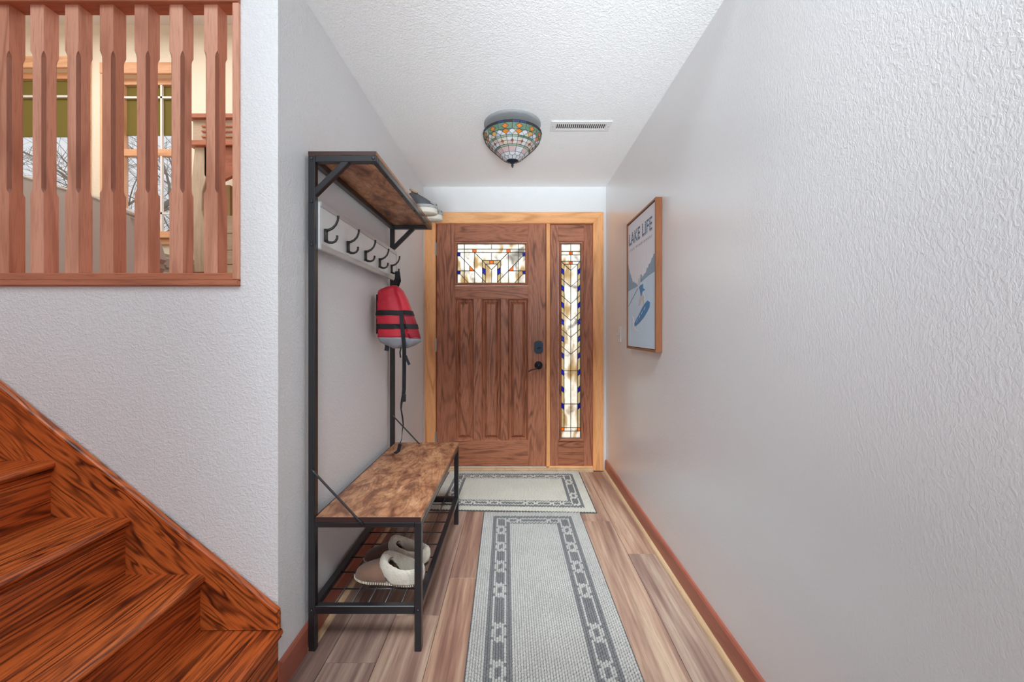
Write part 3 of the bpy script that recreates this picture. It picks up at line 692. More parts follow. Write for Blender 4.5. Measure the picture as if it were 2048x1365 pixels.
pr('printed_trees', 'p_mtn', jag([(0, 1.60), (.1, 1.53), (.22, 1.47), (.4, 1.448)], 5, .014, 1)+[(.4, 1.436), (.18, 1.431), (0, 1.425)], 2)
pr('printed_trees', 'p_mtn', jag([(.55, 1.468), (.7, 1.50), (.86, 1.545), (1, 1.585)], 5, .014, 2)+[(1, 1.482), (.8, 1.475), (.55, 1.455)], 2)
pr('printed_rope', 'p_dark', [(.0, 1.325), (.0, 1.329), (.41, 1.425), (.415, 1.421)], 3)
pr('printed_rider', 'p_pale', [(.44, 1.47), (.47, 1.50), (.50, 1.505), (.535, 1.49), (.545, 1.455), (.56, 1.43), (.45, 1.43)], 3)
pr('printed_rider', 'p_mtn', [(.44, 1.445), (.45, 1.478), (.47, 1.48), (.47, 1.44)], 4); pr('printed_rider', 'p_dark', [(.51, 1.45), (.53, 1.498), (.55, 1.497), (.545, 1.455)], 4)
pr('printed_rider', 'p_blue', [(.46, 1.426), (.50, 1.435), (.60, 1.440), (.605, 1.415), (.66, 1.405), (.66, 1.40), (.58, 1.398), (.55, 1.372), (.52, 1.376), (.49, 1.41)], 5)
pr('printed_legs', 'p_skin', [(.52, 1.378), (.55, 1.372), (.60, 1.395), (.66, 1.36), (.64, 1.315), (.60, 1.32), (.58, 1.36), (.54, 1.33), (.44, 1.318), (.46, 1.34)], 4)
pr('printed_board', 'p_blue', [(.27, 1.215), (.35, 1.238), (.46, 1.268), (.58, 1.305), (.68, 1.328), (.76, 1.338), (.83, 1.325), (.82, 1.30), (.74, 1.275), (.62, 1.245), (.47, 1.217), (.34, 1.200), (.28, 1.197)], 4)
pr('printed_spray', 'p_pale', [(.2, 1.215), (.26, 1.18), (.36, 1.165), (.42, 1.168), (.33, 1.178), (.26, 1.2), (.25, 1.23), (.21, 1.26)], 3)
for q in range(4): pr('printed_board_mark', 'p_pale', [(.36+.09*q, 1.222+.022*q), (.40+.09*q, 1.240+.022*q), (.412+.09*q, 1.238+.022*q), (.372+.09*q, 1.220+.022*q)], 5)
def stripes():
    t = NT('print_lettering'); z = t.n('SeparateXYZ', {0: t.n('TexCoord').outputs['Object']}).outputs[2]
    f = t.math('FRACT', t.math('MULTIPLY', z, 68)); a = t.ramp(f, [(.72, srgb(84, 116, 146)), (.78, srgb(186, 204, 220))])
    return t.done(t.prin(base=a, rough=.6))
M['p_text'] = stripes()
def text(body, s0, s1, z0, h, mat, lay, name, bold):
    cu = bpy.data.curves.new('t', 'FONT'); cu.body = body; cu.size = 1; cu.offset = bold; cu.extrude = 0; cu.space_character = 1.05 if bold else 1.8
    ob = bpy.data.objects.new('t', cu); COL.objects.link(ob)
    bpy.context.view_layer.update()
    me = bpy.data.meshes.new_from_object(ob.evaluated_get(bpy.context.evaluated_depsgraph_get()))
    bpy.data.objects.remove(ob)
    xs = [v.co.x for v in me.vertices]; ys = [v.co.y for v in me.vertices]
    x0, x1, y0, y1 = min(xs), max(xs), min(ys), max(ys); wd = py1-py0-2*t_-.006; yl = py1-t_-.003
    off = wloc(can)
    for v in me.vertices:
        s = s0+(s1-s0)*(v.co.x-x0)/(x1-x0); v.co = Vector((cx-.0005*lay, yl-wd*s, z0+h*(v.co.y-y0)/(y1-y0)))-off
    me.materials.append(M[mat]); o = bpy.data.objects.new(name, me); COL.objects.link(o); o.parent = can
text('LAKE LIFE', .045, .90, 1.712, .076, 'p_text', 2, 'printed_title', .025)
text('LAKE WINDERMERE', .07, .90, 1.673, .013, 'p_dark', 2, 'printed_subtitle', 0)

# ------------------------------------------------------------------ rugs
def yarn(name, c0, c1):
    t = NT(name); n = t.noise(t.coords(), 90, 3, .7); n2 = t.noise(t.coords(), 5, 2)
    return t.done(t.prin(base=t.mix(t.math('ADD', t.math('MULTIPLY', n, .7), t.math('MULTIPLY', n2, .3)), c0, c1), rough=.95, spec=.1, normal=t.bump(t.noise(t.coords(), 700, 2), .6, .001)))
M['y_light'] = yarn('yarn_light', srgb(128, 122, 118), srgb(208, 203, 197)); M['y_dark'] = yarn('yarn_dark', srgb(88, 86, 88), srgb(140, 137, 136)); M['y_edge'] = yarn('yarn_binding', srgb(72, 70, 70), srgb(104, 100, 98)); M['y_cream'] = yarn('yarn_cream', srgb(172, 164, 152), srgb(222, 214, 202))
def rug(name, corners, wd, ln, label, zb, light='y_light', px_=.0100, py_=.0140):
    """corners: near-left, near-right, far-right, far-left on the floor"""
    c = [Vector((*q, 0)) for q in corners]
    def at(a, b): return (c[0]*(1-a)+c[1]*a)*(1-b)+(c[3]*(1-a)+c[2]*a)*b
    nx, ny = round(wd/px_), round(ln/py_)
    root = empty(name, (c[0]+c[2])/2+Vector((0, 0, zb)), label, 'rug')
    base = MB(); ring = [at(0, 0), at(1, 0), at(1, 1), at(0, 1)]; n = 24
    per = [at(k/n, 0) for k in range(n)]+[at(1, k/n) for k in range(n)]+[at(1-k/n, 1) for k in range(n)]+[at(0, 1-k/n) for k in range(n)]
    base.loft([[p+Vector((0, 0, z+zb)) for p in per] for z in (.0005, .0055)]); base.build('backing', M['y_edge'], root)
    prof = [(1.0, 0.0), (.8, .62), (.35, .95)]; nv = 6; m = MB(); r = random.Random(5)
    V_, F_, MI = m.v, m.f, m.m
    for j in range(ny):
        for i in range(nx):
            a, b_ = (i+.5)/nx, (j+.5)/ny
            p = at(.008+.984*a, .004+.990*b_+(.45/ny if i % 2 else 0))
            ci, cj = min(i, nx-1-i), min(j, ny-1-j)
            rx_ = 0 if ci < 6 else 1 if ci < 8 else 2 if ci < 14 else 3 if ci < 16 else 4
            ry_ = 0 if cj < 4 else 1 if cj < 6 else 2 if cj < 10 else 3 if cj < 11 else 4
            rg_ = min(rx_, ry_); dark = rg_ in (1, 3)
            if rg_ == 2:
                if rx_ == 2:
                    q = abs(j-ny//2) % 13; e = ci-8
                    dark = (1 <= e <= 4) if q < 6 else (e in (0, 5)) if q in (7, 11) else (2 <= e <= 3) if 8 <= q <= 10 else False
                else:
                    q = abs(i-nx//2) % 18; e = cj-6
                    dark = (1 <= e <= 2) if q < 8 else (e in (0, 3)) if q in (9, 16) else (1 <= e <= 2) if 11 <= q <= 14 else False
            h = .0085*r.uniform(.8, 1.2); tw = r.uniform(-.35, .35)+(.5 if i % 2 else -.5)
            rx, ry = px_*.60, py_*.44; ct, st_ = math.cos(tw), math.sin(tw); k0 = len(V_)
            for pr_, pz_ in prof:
                for k in range(nv):
                    t = 2*math.pi*k/nv; x, y = rx*pr_*math.cos(t), ry*pr_*math.sin(t)
                    V_.append((p.x+x*ct-y*st_, p.y+x*st_+y*ct, zb+.0052+h*pz_))
            for q in range(2):
                for k in range(nv):
                    l = (k+1) % nv; F_.append((k0+q*nv+k, k0+q*nv+l, k0+(q+1)*nv+l, k0+(q+1)*nv+k)); MI.append(int(dark))
            F_.append(tuple(k0+2*nv+k for k in range(nv))); MI.append(int(dark))
    m.build('woven_loops', [M[light], M['y_dark']], root, smooth=True, kind='stuff')
    return root
rug('runner_rug', [(-.156, .74), (.436, .74), (.418, 2.548), (-.2, 2.556)], .60, 1.82, 'long grey woven runner with dark chain border down the hallway', 0)
rug('door_mat_rug', [(-.565, 2.588), (.528, 2.545), (.533, 3.285), (-.545, 3.285)], 1.09, .73, 'wide cream woven rug lying crosswise at the front door', 0, 'y_cream')

# ------------------------------------------------------------------ footwear
M['suede'] = plain('brown_suede', srgb(126, 92, 74), .85, vary=.15, vscale=40, bump=.3, bscale=500, sheen=.3)
M['suede_d'] = plain('dark_brown_suede', srgb(98, 68, 56), .85, vary=.15, vscale=40, bump=.3, bscale=500, sheen=.3)
def fleece():
    t = NT('cream_fleece'); c = t.coords(); n = t.noise(c, 260, 3, .7); n2 = t.noise(c, 40, 2)
    return t.done(t.prin(base=t.mix(n2, srgb(206, 190, 168), srgb(238, 228, 214)), rough=1, spec=.05, sheen=.6, normal=t.bump(n, 1.0, .004)))
M['fleece'] = fleece()
M['lining'] = plain('slipper_lining', srgb(178, 166, 150), .95, vary=.08, vscale=60, bump=.5, bscale=600)
M['stitch'] = plain('cream_thread', srgb(226, 212, 190), .8)
M['rubber'] = plain('dark_rubber', srgb(62, 46, 40), .7)
M['canvas_d'] = plain('charcoal_canvas', srgb(92, 94, 98), .85, vary=.2, vscale=90, bump=.4, bscale=900)
M['canvas_l'] = plain('grey_canvas', srgb(168, 168, 168), .85, vary=.15, vscale=90, bump=.4, bscale=900)
M['tan'] = plain('tan_lining', srgb(196, 160, 116), .8)
M['sole_w'] = plain('white_sole', srgb(226, 218, 204), .6, vary=.08, vscale=60)
def outline(t, L, Wd):                              # half widths of a foot outline at t (0 toe .. 1 heel)
    s = max(0, 1-((.30-t)/.30)**2.2) if t < .30 else (1-.20*math.sin((t-.30)/.42*math.pi/2) if t < .72 else .80*max(0, 1-((t-.72)/.28)**2.6)**.5)
    if t < .30: s = max(0, 1-((.30-t)/.30)**2.3)**.5
    return Wd/2*max(s, .02)
def footwear(name, label, cat, toe, heel, z, Wd, hgt, mats, fur, group=None, tshort=.535):
    toe, heel = Vector((*toe, z)), Vector((*heel, z)); ax = heel-toe; L = ax.length; ax.normalize(); sd = ax.cross(Vector((0, 0, 1)))
    P = lambda t, s, h: toe+ax*(t*L)+sd*s+Vector((0, 0, h))
    root = empty(name, (toe+heel)/2, label, cat, group)
    N = 18; ts = [.5-.5*math.cos(math.pi*k/N) for k in range(N+1)]
    soleh = .012 if fur else .043
    m = MB(); per = [(t, outline(t, L, Wd)) for t in ts]+[(t, -outline(t, L, Wd)) for t in reversed(ts[1:-1])]
    m.loft([[P(.5+(t-.5)*.98, s*.95, 0) for t, s in per], [P(t, s, .003) for t, s in per], [P(t, s, soleh-.002) for t, s in per], [P(.5+(t-.5)*.99, s*.97, soleh) for t, s in per]])
    m.build('sole', M[mats['sole']], root, smooth=not fur)
    # vamp: closed front part
    m = MB(); rings = []; K = 14
    for k in range(12):
        t0_ = .012 if fur else .045; t = t0_+(tshort-t0_)*k/11; wv = outline(t, L, Wd)*(.97 if fur else .93); hh = hgt*(.30+.62*min(1, (t/.45))**.8) if t > .03 else hgt*.18
        hh *= min(1, (t/.10)**.5+.25)
        rings.append([P(t, -wv*math.cos(math.pi*q/(K-1))*(1.04 if 0 < q < K-1 else 1), soleh*.6+(hh-soleh*.6)*max(0, math.sin(math.pi*q/(K-1)))**.75) for q in range(K)])
    m.loft(rings, False, False, ring_closed=False); m.add(rings[0], [tuple(range(K))])
    o = m.build('upper', M[mats['upper']], root, smooth=True)
    md = o.modifiers.new('thickness', 'SOLIDIFY'); md.thickness = .003; md.offset = -1
    # collar: closed ring round the foot opening
    n = 36; c_t, ra = (.71, .285) if fur else (.70, .29); R = []
    for k in range(n):
        a = 2*math.pi*k/n; t = c_t+ra*math.cos(a); fr = (1-math.cos(a))/2   # fr 0 heel .. 1 front
        wv = outline(min(t, .999), L, Wd)
        so_ = math.sin(a)
        wmax = outline(min(.999, max(.4, t)), L, Wd)
        so2 = (abs(so_)**.8)*math.copysign(1, so_)*Wd/2*(.80+.18*fr)
        ty = t if fr < .9 else t
        if fur:
            tall = hgt*(.78+.40*fr-.16*math.sin(a)**2); th = .026
            prof = [(1.03, soleh*.7), (1.10, tall*.35), (1.12, tall*.70), (1.04, tall*.95), (.90, tall*1.0), (.74, tall*.88), (.68, tall*.55), (.70, soleh+.004)]
            if fr > .62:
                lift = (fr-.62)/.38
                base_h = hgt*.80*lift
                prof = [(p, h if h > base_h else base_h+(h*.12)) for p, h in prof]
        else:
            tall = hgt*(.62+.36*fr-.12*math.sin(a)**2)
            prof = [(1.0, soleh), (1.03, tall*.5), (.97, tall*.92), (.92, tall), (.87, tall*.95), (.86, tall*.5), (.88, soleh)]
        R.append([P(c_t+ra*math.cos(a)*p, so2*p, h) for p, h in prof])
    m = MB(); m.loft(R, closed=True, ring_closed=fur)
    o = m.build('fleece_collar' if fur else 'heel_quarter', M[mats['collar']], root, smooth=True, sub=1 if not fur else 2)
    if fur:
        tx = bpy.data.textures.new('fleece_clumps', 'CLOUDS'); tx.noise_scale = .008
        d = o.modifiers.new('fleece', 'DISPLACE'); d.texture = tx; d.strength = .006; d.mid_level = .5; d.texture_coords = 'LOCAL'
    m = MB(); m.loft([[P(.5+(t-.5)*.93, s_*.90, h_) for t, s_ in per] for h_ in (soleh-.001, soleh+.005)]); m.build('insole', M[mats['lining']], root)
    if fur:
        m = MB()
        for k in range(40):
            t = .97*(k+.5)/40
            for sg in (1, -1):
                wv = outline(t, L, Wd); q = P(t, sg*wv*.995, soleh+.003); e = P(t+.008, sg*wv*1.03, soleh-.005)
                m.bar(q, e, .0026, .0026)
        m.build('stitching', M['stitch'], root)
    else:
        m = MB(); m.loft([[P(tshort-.13, s, hgt*.84+ .012*(1-(s/.03)**2)) for s in (-.03, -.015, 0, .015, .03)], [P(tshort+.02, s, hgt*1.0+.012*(1-(s/.03)**2)) for s in (-.032, -.016, 0, .016, .032)]], False, False, ring_closed=False)
        o = m.build('tongue', M['tan'], root, smooth=True); md = o.modifiers.new('thickness', 'SOLIDIFY'); md.thickness = .004
        m = MB(); per2 = [(t, outline(t, L, Wd)) for t in ts]+[(t, -outline(t, L, Wd)) for t in reversed(ts[1:-1])]
        m.loft([[P(.5+(t-.5)*1.004, s*1.02, h) for t, s in per2] for h in (.026, .040)]); m.build('sole_stripe', M['canvas_l'], root)
        m = MB(); m.loft([[P(.02+.10*f, outline(.05+.12*f, L, Wd)*1.02*math.cos(a), .038+.018*math.sin(a)+.012*f) for a in [math.pi*q/8 for q in range(9)]] for f in (0, .5, 1)], False, False, ring_closed=False)
        m.build('toe_cap', M['canvas_l'], root, smooth=True)
    return root
RZ = .1655
footwear('slipper', 'brown suede slipper with cream fleece collar, nearest on the shoe rack', 'slipper', (-.652, 1.632), (-.366, 1.578), RZ, .108, .094, dict(sole='rubber', upper='suede', collar='fleece', lining='lining'), True, 'fleece slippers on the shoe rack')
footwear('slipper', 'brown fleece slipper half hidden behind the nearer slipper', 'slipper', (-.660, 1.748), (-.372, 1.712), RZ, .104, .094, dict(sole='rubber', upper='suede_d', collar='fleece', lining='lining'), True, 'fleece slippers on the shoe rack')
footwear('canvas_shoe', 'grey canvas shoe with white sole on top shelf, nearer of the two', 'shoe', (-.432, 2.228), (-.70, 2.215), 1.8222, .098, .128, dict(sole='sole_w', upper='canvas_d', collar='canvas_d', lining='tan'), False, 'canvas shoes on the top shelf')
footwear('canvas_shoe', 'grey canvas shoe on top shelf, farther one nearest the front door', 'shoe', (-.425, 2.352), (-.69, 2.348), 1.8222, .098, .115, dict(sole='sole_w', upper='canvas_d', collar='canvas_d', lining='tan'), False, 'canvas shoes on the top shelf')

# ------------------------------------------------------------------ life vest on the last hook
M['red'] = plain('red_nylon', srgb(206, 38, 58), .42, vary=.12, vscale=14, bump=.25, bscale=38)
M['red_d'] = plain('deep_red_nylon', srgb(150, 20, 40), .5, vary=.1)
M['vgrey'] = plain('grey_nylon', srgb(150, 152, 160), .5, vary=.12, vscale=20, bump=.3, bscale=45)
M['navy'] = plain('navy_nylon', srgb(24, 26, 38), .6)
M['strap'] = plain('black_webbing', srgb(28, 30, 34), .7, bump=.4, bscale=700)
VY = 2.14
vest = empty('life_vest', (-.62, VY, V(695, VY)), 'red and grey life vest with black straps hanging from last hook', 'life vest')
vu = lambda u: U(u, VY); vv = lambda v: V(v, VY)
LV = [(571, 786, 793, .012), (576, 770, 800, .035), (582, 757.5, 806, .048), (600, 757, 815, .058), (625, 755.5, 824, .064), (650, 756, 833, .066), (664, 757, 836, .066), (676, 758, 840, .062), (684, 762, 841, .055), (692, 776, 828, .045), (697, 787, 815, .02)]
def vring(v, grow=0, n=44):
    for (a, *p), (b, *q) in zip(LV[:-1], LV[1:]):
        if a <= v <= b: break
    f = (v-a)/(b-a); l, r, d = [x+(y-x)*f for x, y in zip(p, q)]
    cxm, hw = (vu(l)+vu(r))/2, (vu(r)-vu(l))/2+grow; d = d+grow; pts = []
    for k in range(n):
        t = 2*math.pi*k/n; c_, s_ = math.cos(t), math.sin(t)
        x = cxm+hw*math.copysign(abs(c_)**.62, c_); y = VY+d*math.copysign(abs(s_)**.75, s_)
        # fold between the two front halves
        e = math.exp(-((x-(cxm+hw*.40))/.012)**2)
        if s_ < 0: y += .018*e
        wr = .004*math.sin(v*.31+x*55)+.003*math.sin(v*.17-x*90)
        pts.append((x, y+(wr if s_ < 0 else 0), vv(v)))
    return pts
def vband(vs, grow=0, c0=True, c1=True): m = MB(); m.loft([vring(v, grow) for v in vs], c0, c1); return m
vband([571, 573, 576, 579, 582, 588, 594, 600, 608, 616, 625, 633, 641, 650, 657, 664, 671, 676]).build('vest_body', M['red'], vest, smooth=True)
vband([675, 679, 684, 688, 692, 695, 697], .001).build('lower_panel', M['vgrey'], vest, smooth=True)
for a, b in ((622, 632), (648.5, 658.5)):
    m = MB(); m.loft([vring(a, .0015), vring(a+.6, .004), vring(b-.6, .004), vring(b, .0015)], False, False); m.build('chest_strap', M['strap'], vest, smooth=False)
m = MB(); m.loft([[(vu(751), VY+.01, vv(v)), (vu(756.5), VY-.03, vv(v)), (vu(758), VY+.05, vv(v))] for v in (590, 610, 640, 668)]); m.build('side_panel', M['navy'], vest)
m = MB(); m.loft([vring(v, .002)[36:44]+vring(v, .002)[0:2] for v in (630, 640, 650, 660, 670, 677)], False, False, ring_closed=False)
o = m.build('right_panel', M['red_d'], vest, smooth=True); md = o.modifiers.new('thickness', 'SOLIDIFY'); md.thickness = .002
def ribbon(name, pts, wd, th, parent, mat, tw=None, wdir=(1, 0, 0)):
    rings = []
    pts = [Vector(p) for p in pts]
    for i, p in enumerate(pts):
        d = (pts[min(i+1, len(pts)-1)]-pts[max(i-1, 0)]).normalized(); a = Vector(wdir)
        if tw: a = Matrix.Rotation(tw[i], 3, d) @ a
        a = (a-d*a.dot(d)).normalized(); b = d.cross(a)
        ww = wd[i] if hasattr(wd, '__len__') else wd
        rings.append([p+a*ww/2+b*th/2, p-a*ww/2+b*th/2, p-a*ww/2-b*th/2, p+a*ww/2-b*th/2])
    m = MB(); m.loft(rings); return m.build(name, M[mat], parent)
hx_, hy_ = -.680, 2.300
ribbon('hanging_loop', [(-.672, 2.17, vv(580)), (-.673, 2.22, vv(566)), (-.676, 2.285, 1.47), (-.678, 2.297, 1.513), (-.678, 2.303, 1.513), (-.676, 2.32, 1.46), (-.672, 2.24, 1.40), (-.67, 2.19, 1.385)], .026, .003, vest, 'strap')
sp = [(802, 622, 2.066), (803.5, 645, 2.056), (806, 668, 2.056), (808, 690, 2.07), (808.5, 706, 2.09), (808.5, 740, 2.13), (808, 780, 2.16), (806.5, 793, 2.165), (803, 806, 2.17), (802, 818, 2.17), (805, 836, 2.175), (806.5, 850, 2.18), (804.5, 862, 2.19), (803.5, 878, 2.20), (800, 889, 2.215)]
pts = [(U(u, y), y, V(v, y)) for u, v, y in sp]
tws = [0, 0, 0, 0, 0, 0, 0, .3, .8, 1.0, .8, .9, 1.2, 1.4, 1.3]
ribbon('long_strap', pts, [.020]*7+[.020, .018, .018, .014, .012, .012, .009, .009], .003, vest, 'strap', tws)
e = pts[-1]
ribbon('strap_end', [e, (U(797, 2.22), 2.22, .500), (U(790.5, 2.19), 2.19, .497)], .018, .006, vest, 'strap')
p8 = pts[7]; B(p8[0]-.004, p8[0]+.014, p8[1]-.008, p8[1]+.006, p8[2]-.03, p8[2]+.012).build('buckle', M['strap'], vest, bevel=.003)
ribbon('care_tag', [(U(811, 2.1), 2.1, V(712, 2.1)), (U(815, 2.1), 2.1, V(722, 2.1)), (U(818.5, 2.1), 2.1, V(730, 2.1))], .014, .001, vest, 'navy')
ribbon('side_buckle', [(U(774, 2.12), 2.12, V(686, 2.12)), (U(774.5, 2.12), 2.12, V(694, 2.12)), (U(773, 2.12), 2.12, V(702, 2.12))], .022, .008, vest, 'strap')
ribbon('loose_cord', [(U(802, 2.12), 2.12, V(695, 2.12)), (U(800, 2.12), 2.12, V(705, 2.12)), (U(801, 2.12), 2.12, V(716, 2.12))], .007, .003, vest, 'strap')

# ------------------------------------------------------------------ upper living room
def window(name, hole, mull, rails, u_glass):
    x0, x1, z0, z1 = hole
    r = empty(name, ((x0+x1)/2, YB, z0), kind='structure')
    cw = .085
    for a in ((x0-cw, x0, z0, z1),): B(a[0], a[1], YB-.02, YB+.001, a[2], a[3]).build('casing', M['wcas_z'], r, bevel=.004)
    B(x1, x1+cw, YB-.02, YB+.001, z0, z1).build('casing', M['wcas_z'], r, bevel=.004)
    B(x0-cw, x1+cw, YB-.022, YB+.001, z1, z1+.095).build('casing', M['wcas_x'], r, bevel=.004)
    B(x0-cw, x1+cw, YB-.022, YB+.001, z0-.07, z0-.02).build('casing', M['wcas_x'], r, bevel=.004)
    B(x0-cw-.01, x1+cw+.01, YB-.05, YB+.06, z0-.02, z0).build('stool', M['wcas_x'], r, bevel=.004)
    s = .05; ya, yb_ = YB+.05, YB+.09
    for a in ((x0, x0+s, z0, z1), (x1-s, x1, z0, z1)): B(a[0], a[1], ya, yb_, a[2], a[3]).build('sash_stile', M['wcas_z'], r)
    B(x0+s, x1-s, ya, yb_, z0, z0+.06).build('sash_rail', M['wcas_x'], r); B(x0+s, x1-s, ya, yb_, z1-s, z1).build('sash_rail', M['wcas_x'], r)
    for z in rails: B(x0+s, x1-s, ya, yb_, z-.028, z+.028).build('check_rail', M['wcas_x'], r)
    for kind_, q in mull:
        if kind_ == 'v': B(q-.008, q+.008, ya+.002, ya+.020, z0+.06, z1-s).build('muntin', M['white'], r)
        else: B(x0+s, x1-s, ya+.002, ya+.020, q-.008, q+.008).build('muntin', M['white'], r)
    B(x0+s-.004, x1-s+.004, ya+.036, ya+.039, z0+.056, z1-s+.004).build('pane', M['g_pane'], r)
    return r
YG = YB+.07
window('window_2', WA, [('h', V(195, YG)), ('v', U(-60, YG))], [], 0)
window('window_3', WB, [('h', V(197, YG)), ('v', U(326, YG)), ('h', V(428, YG))], [V(307, YG)], 0)
def shade_cloth():
    t = NT('olive_shade_cloth'); c = srgb(162, 150, 88)
    return t.done(t.n('MixShader', {0: .55, 1: t.n('BsdfDiffuse', {0: c}).outputs[0], 2: t.n('BsdfTranslucent', {0: c}).outputs[0]}))
M['olive'] = shade_cloth()
for nm, hole, vb, lab in (('roller_shade', WA, 271, 'olive roller shade half drawn over the left living room window'), ('roller_shade', WB, 268, 'olive roller shade half drawn over window nearest the cabinet')):
    r = empty(nm, ((hole[0]+hole[1])/2, YG+.04, V(vb, YG+.04)), lab, 'roller shade', 'olive roller shades')
    ys_ = YB+.05+.026; zb2 = V(vb, ys_)
    B(hole[0]+.052, hole[1]-.052, ys_, ys_+.003, zb2, hole[3]-.052).build('cloth', M['olive'], r)
    B(hole[0]+.052, hole[1]-.052, ys_-.003, ys_+.006, zb2-.014, zb2).build('hem_bar', M['olive'], r)
# sofa
M['sofa'] = plain('grey_upholstery', srgb(188, 182, 172), .9, vary=.12, vscale=160, bump=.5, bscale=500, sheen=.2)
sy = 2.35
sofa = empty('grey_sofa', (-2.9, sy, UPZ), 'grey upholstered lounge chair with sloping back behind the balusters', 'sofa')
sxp = [(-3.75, UPZ+.12), (-2.28, UPZ+.12), (-2.16, UPZ+.30), (U(268, sy), V(428, sy)), (U(225, sy), V(410, sy)), (U(190, sy), V(392, sy)), (U(120, sy), V(372, sy)), (U(45, sy), V(349, sy)), (-3.2, V(338, sy)), (-3.75, V(336, sy))]
m = MB(); m.prism(sxp, 'Y', sy, sy+.16); m.build('back', M['sofa'], sofa, bevel=.03, seg=4)
m = MB(); m.tube([(p[0], sy+.01, p[1]-.012) for p in sxp[3:]], .009, 8); m.build('piping', M['sofa'], sofa, smooth=True)
B(-3.75, -2.3, sy+.16, sy+.78, UPZ+.12, UPZ+.30).build('seat_base', M['sofa'], sofa, bevel=.03, seg=3); B(-3.6, -2.45, sy+.17, sy+.80, UPZ+.30, UPZ+.44).build('seat_cushion', M['sofa'], sofa, bevel=.04, seg=3)
for x in (-3.65, -2.4):
    for y in (sy+.05, sy+.7): MB().lathe([(.02, 0), (.028, .12)], (x, y, UPZ), 12).build('foot', M['edge'], sofa)
# cabinet with arched front and open shelf
cyf, cyb = 2.86, 3.28
cb = empty('pine_cabinet', (-1.85, 3.07, UPZ), 'pale weathered pine cabinet with shelf and arched brackets', 'cabinet')
cu = lambda u: U(u, cyf); cv_ = lambda v: V(v, cyf)
XR = -1.25
B(cu(380), XR, cyf-.03, cyb, cv_(240), cv_(231)).build('top_board', M['bal_x'], cb, bevel=.003); B(cu(386), XR, cyf, cyb, cv_(284), cv_(240)).build('frieze', M['palew_x'], cb)
for v in (252, 262, 273): B(cu(405), XR, cyf-.012, cyf, cv_(v+3), cv_(v)).build('frieze_bead', M['bal_x'], cb)
B(cu(380), XR, cyf-.03, cyb, cv_(294), cv_(284)).build('shelf_board', M['bal_x'], cb, bevel=.003)
m = MB(); arch = [(cu(409), cv_(294)), (XR, cv_(294)), (XR, cv_(350))]+[(XR-.05-(XR-cu(409)-.1)*f, cv_(372)+(cv_(332)-cv_(372))*math.sin(math.pi*f)) for f in [k/12 for k in range(13)]]+[(cu(409), cv_(350))]
m.prism(arch, 'Y', cyf, cyf+.03); m.build('arched_apron', M['bal_x'], cb)
def bracket(x0, sgn):
    o = lambda d: x0+sgn*d
    m = MB(); m.prism([(o(0), cv_(294)), (o(.09), cv_(294)), (o(.09), cv_(350)), (o(.055), cv_(385)), (o(.05), cv_(420)), (o(.08), cv_(455)), (o(.11), cv_(480)), (o(.11), cv_(545)), (o(0), cv_(545)), (o(-.02), cv_(460)), (o(-.05), cv_(400)), (o(-.02), cv_(350))], 'Y', cyf, cyf+.05)
    return m.build('bracket_post', M['palew'], cb, bevel=.004)
bracket(cu(389), 1); bracket(XR, -1)
M['tanpanel'] = plain('tan_panel', srgb(190, 160, 112), .6)
B(cu(395), cu(420), cyf+.20, cyf+.23, cv_(520), cv_(350)).build('side_panel', M['tanpanel'], cb)
hplk = [cv_(552), cv_(525), cv_(495), cv_(460), cv_(423)]
for a, b in zip(hplk[:-1], hplk[1:]): B(cu(412), XR, cyf+.10, cyf+.13, a+.002, b-.002).build('front_plank', M['palew_x'], cb, bevel=.002)
B(cu(386), XR, cyf+.02, cyb, cv_(556), cv_(545)).build('base_board', M['palew_x'], cb)
for x in (cu(392), XR-.04): B(x, x+.04, cyf+.03, cyf+.07, UPZ, cv_(556)).build('foot', M['edge'], cb)

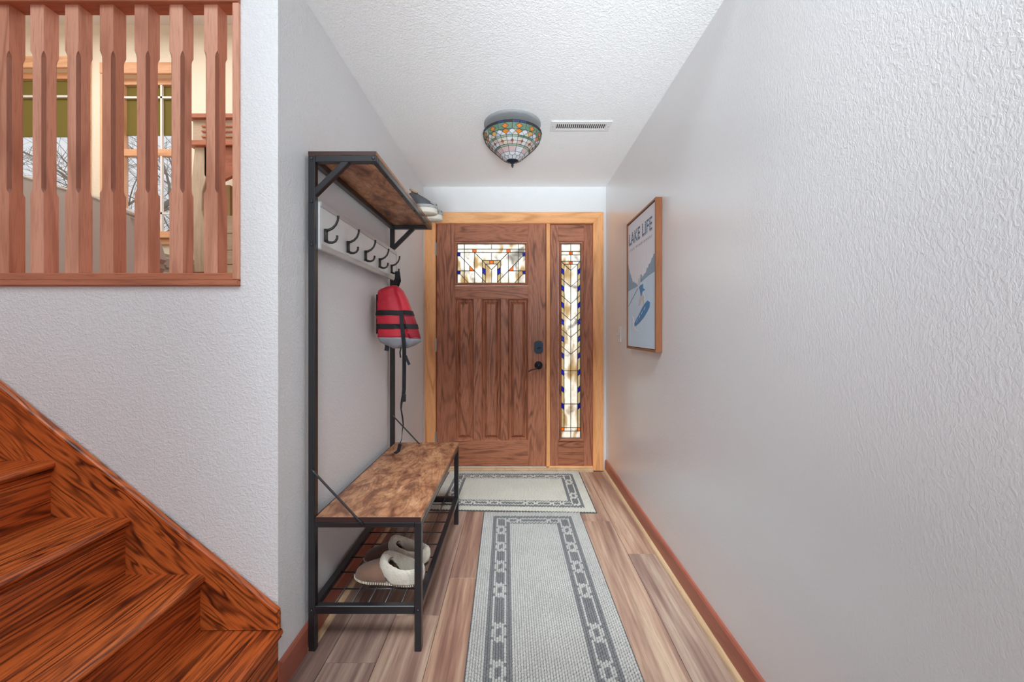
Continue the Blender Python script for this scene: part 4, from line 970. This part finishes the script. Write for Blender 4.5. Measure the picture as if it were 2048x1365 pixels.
# ------------------------------------------------------------------ outdoors
def ground_mat():
    t = NT('winter_ground'); n = t.noise(t.coords(), .6, 4, .6); n2 = t.noise(t.coords(), 6, 3, .6)
    return t.done(t.prin(base=t.mix(t.ramp(t.math('MULTIPLY_ADD', n2, .3, t.math('MULTIPLY', n, .8)), [(.42, 0.), (.62, 1.)]), srgb(170, 140, 96), srgb(232, 230, 226)), rough=.9))
m = MB(); gx = 26
pts = [[(-30+60*i/gx, YB+.2+40*j/gx, -.16+(.10*math.sin(i*1.3+j)*min(1, j/3) if j else 0)) for i in range(gx+1)] for j in range(gx+1)]
m.loft(pts, False, False, ring_closed=False); m.build('ground', ground_mat(), kind='structure')
M['bark'] = plain('grey_bark', srgb(92, 80, 68), .9, vary=.3, vscale=12)
M['bark_l'] = plain('ochre_twigs', srgb(176, 140, 80), .9, vary=.25, vscale=12)
def tree(name, x, y, h, r0, seed, label, mat='bark', depth=5, spread=.55, group=None, first=.28, nb=3):
    r = random.Random(seed); tk = MB(); br = MB()
    root = empty(name, (x, y, -.16), label, 'tree', group)
    def grow(p, d, ln, rad, lev, m):
        pts = [p]; q = p.copy(); dd = d.copy()
        for k in range(4):
            dd = (dd+Vector((r.uniform(-1, 1), r.uniform(-1, 1), r.uniform(-.5, .9)))*.13).normalized(); q = q+dd*ln/4; pts.append(q.copy())
        m.tube(pts, [rad*(1-.11*k) for k in range(5)], 5, caps=False)
        if lev <= 0: return
        for k in range(nb+ (lev > 2)):
            i = r.randint(2, 4) if lev < depth else r.randint(2, 4); a = r.uniform(0, 6.28)
            s = Vector((math.cos(a), math.sin(a), r.uniform(-.1, .5)))
            grow(pts[i], (dd*(1-spread)+s*spread).normalized(), ln*r.uniform(.55, .8), max(.004, rad*.42), lev-1, br)
    grow(Vector((x, y, -.2)), Vector((r.uniform(-.1, .1), 0, 1)), h*.42, r0, depth, tk)
    tk.build('trunk', M[mat], root, smooth=True); br.build('branches', M[mat], root, smooth=True)
M['bark'] = plain('grey_bark_light', srgb(128, 112, 98), .9, vary=.3, vscale=12)
tree('bare_tree', -7.75, 8.0, 7.5, .20, 4, 'bare tree with thick trunk seen through the window by the cabinet')
tree('bare_tree', -11.9, 10.0, 8.5, .10, 9, 'slender bare tree seen through the leftmost living room window', spread=.6)
tree('bare_tree', -12.8, 15.5, 10.0, .14, 12, 'thin bare tree behind the thick trunk outside', spread=.6)
tree('dry_bush', -.9, 6.6, 2.4, .03, 21, 'ochre dry shrub outside behind the front door glass', 'bark_l', 4, .7, nb=5)
tree('dry_bush', 1.2, 8.4, 2.2, .03, 23, 'ochre dry shrub outside behind the tall sidelight', 'bark_l', 4, .7, nb=5)
